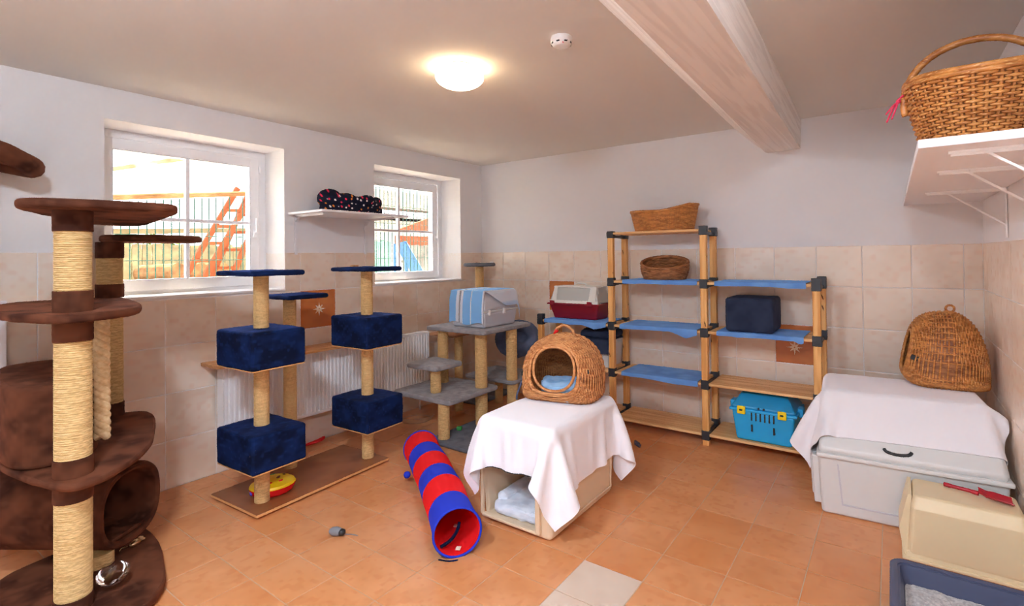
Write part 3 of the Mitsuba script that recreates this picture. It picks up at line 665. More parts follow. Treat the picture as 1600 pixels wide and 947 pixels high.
obj('wood_upright', rbox(0.43, 0.455, -0.60, -0.565, 0.03, 0.70, 0.003), 'mat_ledge', ct)
obj('white_clip', mv(rbox(-0.018, 0.018, -0.012, 0.012, 0, 0.012, 0.004), (0.39, -0.30, 1.389), 0.5), 'mat_upvc', label='small white clip on the round grey top in the corner', cat='clip')
# navy ring cushion behind
rc = V(0.80, -0.42, 0.66)
ringp = np.stack([np.cos(np.arange(60) * math.pi / 30) * 0.155, np.sin(np.arange(60) * math.pi / 30) * 0.125, 0 * np.arange(60)], 1)
def lie(m, tilt): return rot(rot(m, tilt, (1, 0, 0)), 0.35, (0, 0, 1)).apply_translation(rc)
cu = thing('ring_cushion', 'dark navy ring-shaped cushion propped up behind the grey cat tree', 'cushion')
obj('ring', lie(rough(tube(ringp, 0.068, 18, closed=True), 0.012, 9), 1.0), 'mat_ring_plush', cu, smooth=True)
obj('centre_pad', lie(rough(pad(oval(0, 0, 0.13, 0.10, 40), -0.035, 0.02, 0.02), 0.006, 14, 0.04), 1.0), 'mat_ring_plush', cu, smooth=True)
st_ = thing('cushion_stand', 'short wooden stand under the dark navy ring cushion', 'stand')
obj('post', rbox(0.70, 0.745, -0.46, -0.415, 0.359, 0.50, 0.003), 'mat_ledge', st_)
obj('crosspiece', rbox(0.66, 0.90, -0.47, -0.41, 0.50, 0.522, 0.003), 'mat_ledge', st_)
# clear plastic toy, green toy
jar = thing('clear_plastic_tub', 'crumpled clear plastic tub on the floor under the rear grey platform', 'tub')
obj('tub', rough(lathe([(0.06, 0.002), (0.075, 0.06), (0.07, 0.12), (0.085, 0.22), (0.087, 0.22), (0.072, 0.12), (0.077, 0.06), (0.062, 0.0), (0.0005, 0.0)], 28), 0.008, 14).apply_translation((1.18, -0.62, 0.0)), 'mat_clear', jar, smooth=True)
obj('dark_strap', tube(spline([(1.12, -0.68, 0.30), (1.10, -0.67, 0.22), (1.16, -0.70, 0.13), (1.22, -0.66, 0.20), (1.25, -0.62, 0.29)], 6, False), 0.008, 8), 'mat_dark', jar, smooth=True)
wl_ = thing('glass_tray', 'low clear tray on the floor by the wall under the grey platform', 'tray')
obj('tray', lathe([(0.0005, 0.0), (0.13, 0.0), (0.17, 0.05), (0.174, 0.05), (0.133, -0.003 + 0.001), (0.0005, -0.0005)], 40).apply_translation((0.26, -1.22, 0.002)), 'mat_clear', wl_, smooth=30)
obj('green_toy', mv(rbox(-0.02, 0.02, -0.015, 0.015, 0, 0.03, 0.005), (0.86, -1.30, 0.036), 0.4), 'mat_green', label='small light green toy on the grey cat tree base', cat='toy')

# grey carrier with a blue towel
gc = thing('pet_carrier', 'grey pet carrier with a blue striped towel over it', 'carrier')
gx0, gx1, gy0, gy1, gz0, gz1 = 0.595, 0.985, -1.12, -0.665, 0.8465, 1.155
def frustum(x0, x1, y0, y1, z0, z1, ins, r=0.02):
    s = trimesh.creation.uv_sphere(radius=r, count=[8, 16]).vertices; p = []
    for z, i in ((z0 + r, ins), (z1 - r, 0)) if ins >= 0 else ((z0 + r, 0), (z1 - r, -ins)):
        for x in (x0 + i + r, x1 - i - r):
            for y in (y0 + i + r, y1 - i - r): p.append(s + V(x, y, z))
    return hull(np.vstack(p))
obj('lower_shell', frustum(gx0, gx1, gy0, gy1, gz0, 0.985, 0.012, 0.02), 'mat_grey_plastic2', gc, smooth=35)
obj('upper_shell', frustum(gx0, gx1, gy0, gy1, 0.986, gz1, -0.02, 0.025), 'mat_grey_plastic2', gc, smooth=35)
obj('rim', rbox(gx0 - 0.006, gx1 + 0.006, gy0 - 0.006, gy1 + 0.006, 0.98, 0.992, 0.004), 'mat_grey_plastic', gc)
for y in (gy0 + 0.06, gy0 + 0.26): obj('latch', cat_([rbox(gx1 - 0.004, gx1 + 0.012, y - 0.012, y + 0.012, 0.955, 1.0, 0.004)]), 'mat_white_plastic', gc)
tw = thing('towel', 'light blue striped towel draped over the grey carrier', 'towel')
def towel_surface():
    # strip over the top, hanging down the front side (-y) and a little over the far and right sides
    xs = np.linspace(0, 1, 34); path = [(gy0 - 0.012, gz0 + 0.035), (gy0 - 0.010, gz0 + 0.12), (gy0 - 0.006, gz0 + 0.22), (gy0 + 0.010, gz1 - 0.012), (gy0 + 0.03, gz1 + 0.004), (gy0 + 0.2, gz1 + 0.005), (gy1 - 0.06, gz1 + 0.005), (gy1 - 0.015, gz1 - 0.002), (gy1 + 0.012, gz1 - 0.06), (gy1 + 0.014, gz1 - 0.12)]
    Pn = spline([(0, a, b) for a, b in path], 5, False)[:, 1:]
    G_ = np.zeros((len(Pn), len(xs), 3))
    for j, q in enumerate(xs):
        top = np.clip((Pn[:, 1] - gz1 + 0.03) / 0.03, 0, 1); far = np.clip((Pn[:, 0] - gy0 - 0.02) / 0.25, 0, 1)
        wid = 0.008 + (0.392 + 0.15 * far) * q
        over = np.clip(wid - 0.395, 0, None)
        G_[:, j, 0] = gx0 - 0.01 + np.minimum(wid, 0.395) + 0.02 * (over > 0) * np.minimum(over * 8, 1)
        G_[:, j, 1] = Pn[:, 0]; G_[:, j, 2] = Pn[:, 1] - over * 0.9
    G_[:, :, 0] += 0.0
    G_[0:3, :, 2] += 0.012 * np.sin(xs * 9)[None]
    nz = meshkit.fbm(G_ * 14, 2) - 0.5
    G_[:, :, 1] += -0.006 * nz; G_[:, :, 2] += 0.006 * nz + 0.002
    return G_
G1 = towel_surface(); off = np.zeros_like(G1); 
def thicken(G_, t):
    Pu = np.gradient(G_, axis=1); Pv = np.gradient(G_, axis=0); N = np.cross(Pu, Pv); N /= np.linalg.norm(N, axis=2, keepdims=True) + 1e-12
    a, b = G_ + N * t / 2, G_ - N * t / 2
    ma, mb = grid_mesh(a), grid_mesh(b); mb.invert()
    m = cat_([ma, mb]); nv, nu = G_.shape[:2]; n0 = nv * nu; idx = np.arange(n0).reshape(nv, nu)
    per = np.r_[idx[0, :-1], idx[:-1, -1], idx[-1, :0:-1], idx[:0:-1, 0]]; q = np.roll(per, -1)
    F = np.vstack([m.faces, np.c_[per, per + n0, q], np.c_[q, per + n0, q + n0]])
    return trimesh.Trimesh(m.vertices, F, process=False)
obj('cloth', thicken(G1, 0.004), 'mat_towel', tw, smooth=50)

# ================================================================== PLAY TUNNEL
pt = thing('play_tunnel', 'red and blue striped fabric play tunnel on the tiled floor', 'tunnel')
def tn(a, b): return V(a) / np.linalg.norm(a)
A0, A1, TR = V(2.035, -2.56, 0.118), V(1.055, -1.885, 0.118), 0.117
td = (A1 - A0) / np.linalg.norm(A1 - A0); te = V(-td[1], td[0], 0); TL = np.linalg.norm(A1 - A0)
tt = np.arange(48) * 2 * math.pi / 48
bands = [0, 0.175, 0.345, 0.50, 0.66, 0.83, 1.0]
def tring(q, r):
    sag = 1 - 0.035 * math.sin(math.pi * ((q * 3) % 1)) ** 2
    c = A0 + td * TL * q + V(0.0, 0.012, 0) * math.sin(q * 4)
    return c + V(0, 0, -(1 - sag) * TR) + r * sag * (np.cos(tt)[:, None] * te + np.sin(tt)[:, None] * V(0, 0, 1))
for i in range(6):
    qs = np.linspace(bands[i], bands[i + 1], 8)
    m = grid_mesh(np.stack([tring(q, TR) for q in qs]), closed_u=True)
    obj('blue_band' if i % 2 == 0 else 'red_band', m, 'mat_blue_fabric' if i % 2 == 0 else 'mat_red_fabric', pt, smooth=True)
obj('red_lining', grid_mesh(np.stack([tring(q, TR - 0.004) for q in np.linspace(0.0, 1, 30)])[:, ::-1], closed_u=True), 'mat_red_fabric', pt, smooth=True)
for q in (0.003, 0.997): obj('hoop', tube(tring(q, TR), 0.006, 8, closed=True), 'mat_blue_fabric', pt, smooth=True)
obj('inner_strap', tube(spline([A0 + td * 0.02 + V(-0.06, -0.05, -0.075), A0 + td * 0.06 + V(-0.01, -0.02, -0.06), A0 + td * 0.11 + V(0.02, 0.01, -0.04), A0 + td * 0.13 + V(0.03, 0.02, -0.01)], 8, False), 0.008, 8), 'mat_navy', pt, smooth=True)
for d_, s_, zz in ((0.05, -0.02, -1), (0.25, -0.07, -1)):
    aa = -math.pi / 2 + s_ * 6
    c = A0 + td * d_ + (TR - 0.008) * (math.cos(aa) * te + math.sin(aa) * V(0, 0, 1)) + V(0, 0, 0.003)
    obj('label_tag', mv(rbox(-0.012, 0.012, -0.016, 0.016, 0, 0.003, 0.001, 2), c, 0.5), 'mat_star', pt)
obj('side_toy', cat_([trimesh.creation.icosphere(2, 0.022).apply_translation(A1 - td * 0.28 + te * (-0.135) * -1 + V(0, 0, -0.06))]), 'mat_blue_fabric', pt, smooth=True)
obj('tie_string', tube(spline([A0 + V(0.02, -0.02, -0.114), A0 + V(-0.01, -0.05, -0.115), A0 + V(-0.06, -0.07, -0.115)], 6, False), 0.003, 6), 'mat_navy', pt, smooth=True)
# grey toy mouse on the floor
gm = thing('toy_mouse', 'grey furry toy mouse lying on the orange floor tiles', 'toy')
gmc = V(1.37, -2.775, 0.022)
obj('body', rot(trimesh.creation.icosphere(3, 0.024).apply_scale((1.0, 1.6, 0.9)), -1.1, (0, 0, 1)).apply_translation(gmc), 'mat_grey_fur', gm, smooth=True)
obj('head', trimesh.creation.icosphere(3, 0.018).apply_scale((1, 1.1, 0.95)).apply_translation(gmc + V(0.03, 0.014, -0.002)), 'mat_dark', gm, smooth=True)
obj('tail', tube(spline([gmc + V(0.04, 0.02, -0.012), gmc + V(0.07, 0.05, -0.018), gmc + V(0.1, 0.06, -0.019)], 6, False), 0.0022, 6), 'mat_grey_fur', gm, smooth=True)
rs = thing('red_toy_loop', 'red string toy lying at the foot of the wall by the radiator', 'toy')
obj('loop', tube(spline([(0.03, -2.15, 0.006), (0.05, -2.09, 0.01), (0.07, -2.03, 0.02), (0.05, -2.0, 0.03), (0.03, -2.05, 0.012)], 8), 0.008, 8, closed=True), 'mat_red', rs, smooth=True)
sp = thing('spring_toy', 'small grey spring toy on the floor beside the white-covered carrier', 'toy')
q = np.linspace(0, 1, 90); obj('coil', tube(np.c_[2.14 + 0.06 * q, -0.72 - 0.045 * q + 0.016 * np.cos(q * 38), 0.018 + 0.015 * np.sin(q * 38)], 0.0026, 6), 'mat_slate_plastic', sp, smooth=True)
# ================================================================== WOODEN SHELVING
su = thing('shelving_unit', 'pine shelving unit with black plastic joints and blue cloths along the back wall', 'shelving')
yF, yB = -0.432, -0.10
front = [(1.090, 0.915), (1.818, 1.655), (2.597, 1.668), (3.350, 1.277)]
backx = [1.075, 1.790, 2.576, 3.350]
lev = [0.09, 0.472, 0.866, 1.238, 1.645]
def level_at(x): return {0: (1, 2), 1: (0, 1, 2, 3, 4), 2: (0, 1, 2, 3, 4), 3: (0, 1, 2, 3)}[x]
for i, (x, zt) in enumerate(front):
    for yy, xx in ((yF, x), (yB, backx[i])):
        p_ = obj('post', rbox(xx - 0.024, xx + 0.024, yy - 0.022, yy + 0.022, 0.0, zt - 0.004, 0.004), 'mat_pine', su)
        for l in level_at(i) if i else (0, 1, 2):
            z = lev[l]; top = abs(z - zt) < 0.08
            obj('joint', rbox(xx - 0.029, xx + 0.029, yy - 0.027, yy + 0.027, z - 0.048, (zt if top else z + 0.022), 0.004), 'mat_black_plastic', p_)
    for l in level_at(i) if i else (0, 1, 2):
        obj('side_rail', bar((x, yF + 0.027, lev[l] - 0.032), (backx[i], yB - 0.027, lev[l] - 0.032), 0.028, 0.024), 'mat_black_plastic', su)
for l, bays in ((0, (0, 1, 2)), (1, (0, 1, 2)), (2, (0, 1, 2)), (3, (1, 2)), (4, (1,))):
    for b_ in bays:
        xa, xb = front[b_][0] + 0.027, front[b_ + 1][0] - 0.027
        obj('shelf_board', rbox(xa, xb, yF - 0.018, yB + 0.020, lev[l] - 0.02, lev[l] - 0.0005, 0.003), 'mat_board', su)
# blue cloths on the boards
def shelf_cloth(x0, x1, z, label, dip=None, seed=0):
    xs = np.linspace(x0, x1, 40)
    prof = [(yB + 0.012, 0.002), (-0.2, 0.003), (-0.3, 0.003), (-0.42, 0.003), (yF - 0.020, 0.002), (yF - 0.0255, -0.008), (yF - 0.027, -0.026)]
    Pn = spline([(0, a, b) for a, b in prof], 4, False)[:, 1:]
    G_ = np.zeros((len(Pn), len(xs), 3)); G_[:, :, 0] = xs[None]; G_[:, :, 1] = Pn[:, :1]; G_[:, :, 2] = z + Pn[:, 1:]
    w = np.repeat(np.clip((-Pn[:, 1:] - 0.002) / 0.022, 0, 1), len(xs), 1)
    ex = 0.010 * (meshkit.fbm(np.c_[xs * 7, xs * 0, xs * 0 + seed], 2) - 0.3)
    if dip: ex = ex + dip[1] * np.clip(1 - np.abs(xs - dip[0]) / dip[2], 0, 1)
    G_[:, :, 2] -= w * np.clip(ex, 0, None)[None]
    G_[:, :, 2] += 0.004 * meshkit.noise(G_ * 18, seed) + 0.0018
    return obj('shelf_cloth', thicken(G_[:, ::-1], 0.0028), 'mat_cloth_blue', label=label, cat='cloth', group=None, smooth=50)
shelf_cloth(1.14, 1.77, lev[2], 'blue cloth on the shelf under the maroon carrier', (1.66, 0.03, 0.12), 1)
shelf_cloth(1.93, 2.55, lev[3], 'blue cloth on the shelf under the round brown basket', None, 2)
shelf_cloth(1.90, 2.545, lev[2], 'blue cloth with a hanging corner on the empty middle shelf of the centre bay', (2.46, 0.045, 0.13), 3)
shelf_cloth(1.91, 2.545, lev[1], 'blue cloth on the empty lower shelf of the centre bay', (2.4, 0.012, 0.3), 4)
shelf_cloth(2.68, 3.29, lev[3], 'blue cloth on the empty top shelf of the right bay', (3.18, 0.012, 0.2), 5)
shelf_cloth(2.69, 3.27, lev[2], 'blue cloth on the shelf under the navy cube', (3.25, 0.02, 0.04), 6)
# navy cube
obj('cube_pouf', rough(rbox(2.746, 3.078, -0.437, -0.10, lev[2] + 0.009, 1.128, 0.028), 0.003, 9, 0.04), 'mat_navy_dark', smooth=True, label='dark navy cube with rounded edges on the right bay of the shelving', cat='pouf')
# blue transport box
bx = thing('pet_carrier', 'bright blue plastic carrier with yellow clips on the bottom shelf', 'carrier')
z0 = lev[0] + 0.001
obj('body', frustum(2.79, 3.205, -0.446, -0.10, z0, 0.312, 0.022, 0.018), 'mat_blue_plastic', bx, smooth=35)
obj('rim', rbox(2.772, 3.222, -0.458, -0.09, 0.305, 0.325, 0.006), 'mat_blue_plastic', bx, smooth=35)
def roof(x0, x1, y0, y1, z0, z1, ix, iy, r=0.015):
    s = trimesh.creation.uv_sphere(radius=r, count=[8, 16]).vertices
    return hull(np.vstack([s + V(x, y, z) for z, a, b in ((z0 + r, 0, 0), (z1 - r, ix, iy)) for x in (x0 + a + r, x1 - a - r) for y in (y0 + b + r, y1 - b - r)]))
obj('lid', roof(2.785, 3.21, -0.45, -0.10, 0.32, 0.425, 0.05, 0.075), 'mat_blue_plastic2', bx, smooth=30)
obj('handle', rbox(2.90, 3.09, -0.31, -0.25, 0.424, 0.440, 0.006), 'mat_blue_plastic', bx, smooth=30)
for x in (2.858, 3.128): 
    k = obj('clip', rbox(x - 0.028, x + 0.028, -0.470, -0.452, 0.288, 0.345, 0.006), 'mat_yellow', bx, smooth=30)
    obj('emblem', rbox(x - 0.012, x + 0.010, -0.4715, -0.469, 0.312, 0.324, 0.001, 2), 'mat_dark', k)
for i, x in enumerate(np.linspace(2.925, 3.072, 6)):
    obj('vent_slot', rbox(x - 0.005, x + 0.005, -0.449, -0.434, 0.245 - 0.004 * 0, 0.305, 0.003, 2), 'mat_dark', bx)
    if i in (0, 5): obj('vent_slot', rbox(x - 0.006, x + 0.006, -0.445, -0.428, 0.165, 0.215, 0.003, 2), 'mat_dark', bx)
for x in (2.975, 3.01): obj('vent_slot', rbox(x - 0.006, x + 0.006, -0.464, -0.44, 0.333, 0.345, 0.003, 2), 'mat_dark', bx)
for x, d in ((2.772, -1), (3.222, 1)): obj('side_clip', rbox(x - 0.022, x + 0.022, -0.33, -0.24, 0.285, 0.345, 0.008), 'mat_blue_plastic', bx, smooth=35)
# maroon carrier
mr = thing('pet_carrier', 'maroon carrier with a milky white lid on the left bay of the shelving', 'carrier')
z0 = lev[2] + 0.009; mx0, mx1, my0, my1 = 1.15, 1.66, -0.385, -0.10
obj('body', frustum(mx0, mx1, my0, my1, z0, 1.022, 0.028, 0.02), 'mat_maroon', mr, smooth=35)
obj('rim', rbox(mx0 - 0.014, mx1 + 0.014, my0 - 0.014, my1 + 0.012, 1.004, 1.02, 0.005), 'mat_maroon', mr)
obj('lid', roof(mx0 + 0.004, mx1 - 0.004, my0 + 0.004, my1 - 0.004, 1.018, 1.168, 0.03, 0.035, 0.014), 'mat_milky_panel', mr, smooth=25)
lp = []
for (xa, xb, ya, yb_) in ((mx0 + 0.03, mx0 + 0.075, my0 - 0.002, my0 + 0.02), (mx1 - 0.10, mx1 - 0.03, my0 - 0.002, my0 + 0.02)):
    lp.append(hull([(xa, my0 - 0.001, 1.03), (xb, my0 - 0.001, 1.03), (xa + 0.015, my0 + 0.030, 1.165), (xb + 0.002, my0 + 0.030, 1.165), (xa, my0 + 0.03, 1.03), (xb, my0 + 0.03, 1.03), (xa + 0.015, my0 + 0.06, 1.165), (xb, my0 + 0.06, 1.165)]))
lp += [hull([(mx0, my0 - 0.004, 1.018), (mx1, my0 - 0.004, 1.018), (mx0, my0 + 0.02, 1.018), (mx1, my0 + 0.02, 1.018), (mx0 + 0.005, my0 + 0.003, 1.045), (mx1 - 0.005, my0 + 0.003, 1.045), (mx0 + 0.005, my0 + 0.02, 1.045), (mx1 - 0.005, my0 + 0.02, 1.045)]),
       rbox(mx0 + 0.035, mx1 - 0.035, my0 + 0.032, my1 - 0.04, 1.158, 1.172, 0.005)]
for xx in (mx1 - 0.016, ):
    for yy in (my0 + 0.05, my1 - 0.06): lp.append(hull([(xx + 0.012, yy, 1.02), (xx + 0.012, yy + 0.02, 1.02), (xx - 0.018, yy, 1.165), (xx - 0.018, yy + 0.02, 1.165), (xx - 0.01, yy, 1.02), (xx - 0.01, yy + 0.02, 1.02), (xx - 0.03, yy, 1.165), (xx - 0.03, yy + 0.02, 1.165)]))
obj('lid_ribs', cat_(lp), 'mat_milky', mr)
for x in (mx0 + 0.02, mx1 - 0.10): obj('clip', rbox(x, x + 0.045, my0 - 0.024, my0 - 0.006, 1.0, 1.04, 0.004), 'mat_maroon', mr)
obj('handle', tube(spline([(1.34, -0.24, 1.170), (1.35, -0.24, 1.19), (1.405, -0.24, 1.197), (1.46, -0.24, 1.19), (1.47, -0.24, 1.170)], 6, False), 0.007, 8), 'mat_milky', mr, smooth=True)
# white box under the navy towel
wbx = thing('storage_box', 'white plastic box under a navy towel on the lower left shelf', 'box')
obj('body', frustum(1.40, 1.765, -0.39, -0.10, lev[1] + 0.0005, 0.69, 0.015, 0.012), 'mat_grey_plastic', wbx, smooth=35)
obj('lid', rbox(1.395, 1.77, -0.395, -0.095, 0.69, 0.708, 0.006), 'mat_grey_plastic', wbx)
nt = thing('navy_towel', 'folded navy towel draped over the white box on the lower left shelf', 'towel')
def drape(x0, x1, y0, y1, zt, dl, dr_, df, db, n=46, flare=0.06, fc=0.22, fold=0.012, freq=16.0, seed=0, sides=None, bump=0.003, rnd=0.03):
    """a cloth over a flat top, hanging down each side with gathered corners"""
    ps = np.linspace(x0 - dl, x1 + dr_, n); qs = np.linspace(y0 - df, y1 + db, n)
    Pp, Q = np.meshgrid(ps, qs)
    ox = np.where(Pp > x1, Pp - x1, np.where(Pp < x0, Pp - x0, 0)); oy = np.where(Q > y1, Q - y1, np.where(Q < y0, Q - y0, 0))
    r = np.hypot(ox, oy); ph = np.arctan2(np.abs(oy), np.abs(ox) + 1e-9)
    both = (np.abs(ox) > 0) & (np.abs(oy) > 0)
    fl_ = np.where(both, flare + (fc - flare) * np.sin(2 * ph) ** 1.2, flare)
    if sides is not None:   # own slope for the front
        fl_ = np.where((oy < 0) & ~both, sides, np.where(both & (oy < 0), sides * np.sin(ph) ** 2 + flare * np.cos(ph) ** 2 + (fc - flare) * np.sin(2 * ph) ** 1.2 * 0.5, fl_))
    s = Pp * np.cos(0.2) * 1.0 + Q * 1.0
    wv = fold * np.clip(r / 0.25, 0, 1.3) * (np.sin(freq * np.where(np.abs(ox) > np.abs(oy), Q, Pp) + seed) * 0.6 + (meshkit.fbm(np.stack([Pp * 5, Q * 5, Pp * 0 + seed], -1), 3) - 0.5) * 1.6)
    out = r * fl_ + np.where(r > 0, wv, 0) + 0.006 * (r > 0)
    dx = np.where(r > 0, ox / np.maximum(r, 1e-9), 0); dy = np.where(r > 0, oy / np.maximum(r, 1e-9), 0)
    rr_ = np.where(r < rnd, r * r / (2 * rnd), r - rnd / 2)
    X = np.clip(Pp, x0, x1) + dx * (out + np.minimum(r, rnd) * 0.25); Y = np.clip(Q, y0, y1) + dy * (out + np.minimum(r, rnd) * 0.25)
    Z_ = zt - rr_ * np.sqrt(np.clip(1 - fl_ ** 2, 0, 1)) + bump * (meshkit.fbm(np.stack([Pp * 7, Q * 7, Q * 0 + seed], -1), 3) - 0.3) * (r < 0.01)
    return np.stack([X, Y, np.maximum(Z_, 0.006)], -1)
obj('cloth', thicken(drape(1.43, 1.775, -0.40, -0.10, 0.716, 0.0, 0.0, 0.13, 0.0, 36, 0.05, 0.1, 0.012, 22, 1), 0.006), 'mat_navy_dark', nt, smooth=60)
obj('fold', rough(pad(rect(1.44, 1.775, -0.37, -0.11, 0.05), 0.722, 0.788, 0.03), 0.016, 9, 0.03), 'mat_navy_dark', nt, smooth=True)

# ---- wicker
def wicker(name, par, S, rows, stakes, rad, mat_, v0=0.0, v1=1.0, lining=True, amp=None, up_r=None, closed=True, lin_m='mat_wicker_dark'):
    k = obj(name, weave(S, rows, stakes, rad, amp or rad * 0.9, v0=v0, v1=v1, closed=closed), mat_, par, smooth=True, kind='stuff')
    if up_r: obj('stakes', uprights(S, stakes, up_r, 20, v0, v1), mat_, par, smooth=True, kind='stuff')
    if lining:
        obj('lining', shell(S, stakes * 2, 20, closed, v0, v1), lin_m, par, smooth=True)
    return k
# oval bed basket, one end higher
ob = thing('wicker_basket', 'oval wicker bed basket on the very top shelf', 'basket')
oc = V(2.225, -0.268)
def oval_S(u, v):
    a = 2 * math.pi * u; k = 0.86 + 0.14 * v
    hgt = 0.146 + 0.046 * np.clip((np.cos(a) - 0.05) / 0.8, 0, 1) ** 1.5 * 1.0 + 0.012 * np.clip(-np.cos(a), 0, 1) + 0.02 * np.clip(np.sin(a), 0, 1)
    return np.c_[oc[0] + 0.282 * k * np.cos(a), oc[1] + 0.165 * k * np.sin(a), lev[4] + 0.008 + v * hgt]
wicker('woven_side', ob, oval_S, 22, 44, 0.0042, 'mat_wicker_gold', up_r=0.004)
obj('rolled_rim', tube(oval_S(np.arange(80) / 80, np.full(80, 1.02)) * np.array([1, 1, 1]), 0.012, 10, closed=True), 'mat_wicker_gold', ob, smooth=True)
obj('bottom', pad(oval(oc[0], oc[1], 0.243, 0.142, 44), lev[4] + 0.001, lev[4] + 0.012, 0.004), 'mat_wicker_gold', ob)
obj('white_pad', rough(pad(oval(oc[0], oc[1], 0.235, 0.125, 40), lev[4] + 0.013, lev[4] + 0.148, 0.03), 0.012, 12, 0.03), 'mat_fleece', ob, smooth=True)
# round coiled basket
cb = thing('wicker_basket', 'round brown coiled basket on the blue cloth of the second shelf', 'basket')
cc_ = V(2.225, -0.268)
def coil_S(u, v):
    a = 2 * math.pi * u; k = 0.86 + 0.16 * np.sin(np.clip(v, 0, 1) * 2.0)
    h = 0.133 + 0.056 * np.sin(a) + 0.012 * np.cos(a * 1 + 2.4)
    return np.c_[cc_[0] + 0.192 * k * np.cos(a), cc_[1] + 0.152 * k * np.sin(a), lev[3] + 0.011 + v * h]
wicker('woven_side', cb, coil_S, 13, 40, 0.0072, 'mat_wicker_brown', amp=0.003)
obj('rolled_rim', tube(coil_S(np.arange(80) / 80, np.full(80, 1.02)), 0.0125, 10, closed=True), 'mat_wicker_brown', cb, smooth=True)
obj('bottom', pad(oval(cc_[0], cc_[1], 0.16, 0.125, 44), lev[3] + 0.0075, lev[3] + 0.016, 0.004), 'mat_wicker_brown', cb)
obj('white_pad', rough(pad(oval(cc_[0] + 0.03, cc_[1], 0.12, 0.10, 40), lev[3] + 0.017, lev[3] + 0.10, 0.03), 0.018, 16, 0.02), 'mat_fleece', cb, smooth=True)

# ================================================================== PET CARRIER UNDER A WHITE CLOTH
pc = thing('pet_carrier', 'open-fronted beige plastic pet carrier half hidden under a white cloth in mid floor', 'carrier')
cx0, cx1, cy0, cy1 = 1.893, 2.358, -2.226, -1.505
def bool_diff(a, *bs):
    M_ = lambda m: m3.Manifold(m3.Mesh(np.asarray(m.vertices, np.float32), np.asarray(m.faces, np.uint32)))
    r = M_(a)
    for b in bs: r = r - M_(b)
    o = r.to_mesh(); return trimesh.Trimesh(o.vert_properties[:, :3], o.tri_verts, process=False)
outer = frustum(cx0, cx1, cy0, cy1, 0.0, 0.36, 0.012, 0.032)
inner = frustum(cx0 + 0.016, cx1 - 0.016, cy0 + 0.016, cy1 - 0.016, 0.03, 0.40, 0.012, 0.018)
door = rbox(cx0 + 0.020, cx1 - 0.088, cy0 - 0.05, cy0 + 0.06, 0.042, 0.5, 0.03)
obj('lower_shell', bool_diff(outer, inner, door), 'mat_beige_plastic', pc, smooth=30)
outer2 = frustum(cx0 + 0.002, cx1 - 0.002, cy0 + 0.002, cy1 - 0.002, 0.361, 0.568, -0.02, 0.03)
inner2 = frustum(cx0 + 0.016, cx1 - 0.016, cy0 + 0.016, cy1 - 0.016, 0.30, 0.553, -0.02, 0.02)
obj('upper_shell', bool_diff(outer2, inner2, rbox(cx0 + 0.024, cx1 - 0.09, cy0 - 0.05, cy0 + 0.06, 0.30, 0.50, 0.05)), 'mat_beige_plastic', pc, smooth=30)
obj('door_frame', cat_([rbox(cx0 + 0.004, cx0 + 0.022, cy0 - 0.012, cy0 + 0.014, 0.04, 0.46, 0.008), rbox(cx1 - 0.096, cx1 - 0.066, cy0 - 0.012, cy0 + 0.014, 0.035, 0.46, 0.008), rbox(cx0 + 0.012, cx1 - 0.07, cy0 - 0.010, cy0 + 0.02, 0.028, 0.046, 0.008)]), 'mat_beige_plastic', pc, smooth=30)
obj('side_ridge', cat_([rbox(cx1 - 0.006, cx1 + 0.004, cy0 + 0.10, cy1 - 0.06, 0.05, 0.058, 0.003), rbox(cx1 - 0.006, cx1 + 0.004, cy0 + 0.10, cy0 + 0.108, 0.05, 0.33, 0.003), rbox(cx1 - 0.006, cx1 + 0.004, cy1 - 0.068, cy1 - 0.06, 0.05, 0.33, 0.003), rbox(cx0 - 0.008, cx1 + 0.008, cy0 + 0.03, cy1 + 0.008, 0.352, 0.368, 0.004)]), 'mat_beige_plastic', pc, smooth=30)
for y in (cy0 + 0.05, cy1 - 0.06): obj('foot', rbox(cx0 + 0.03, cx1 - 0.03, y, y + 0.03, -0.0, 0.02, 0.003) if False else box(cx0 + 0.05, cx1 - 0.05, y, y + 0.03, 0.0, 0.004), 'mat_beige_plastic', pc)
fb = thing('fleece_bed', 'white fleece blanket inside the open beige carrier', 'blanket')
obj('mat', rough(pad(rect(cx0 + 0.045, cx1 - 0.05, cy0 + 0.045, cy1 - 0.05, 0.05), 0.031, 0.095, 0.03), 0.018, 16, 0.02), 'mat_fleece', fb, smooth=True)
obj('raised_edge', rough(rbox(cx0 + 0.032, cx0 + 0.10, cy0 + 0.09, cy1 - 0.05, 0.05, 0.125, 0.028), 0.012, 14, 0.025, 2), 'mat_fleece', fb, smooth=True)
obj('raised_edge', rough(rbox(cx0 + 0.06, cx1 - 0.05, cy1 - 0.11, cy1 - 0.045, 0.06, 0.16, 0.03), 0.012, 14, 0.025, 5), 'mat_fleece', fb, smooth=True)
wc = thing('white_cloth', 'white cloth draped over the beige carrier with pointed hanging corners', 'cloth')
def hull_planes(m):
    m = m.convex_hull; n, d = m.face_normals, np.einsum('ij,ij->i', m.face_normals, m.triangles[:, 0])
    q = np.unique(np.round(np.c_[n, d], 4), axis=0); return q[:, :3], q[:, 3]
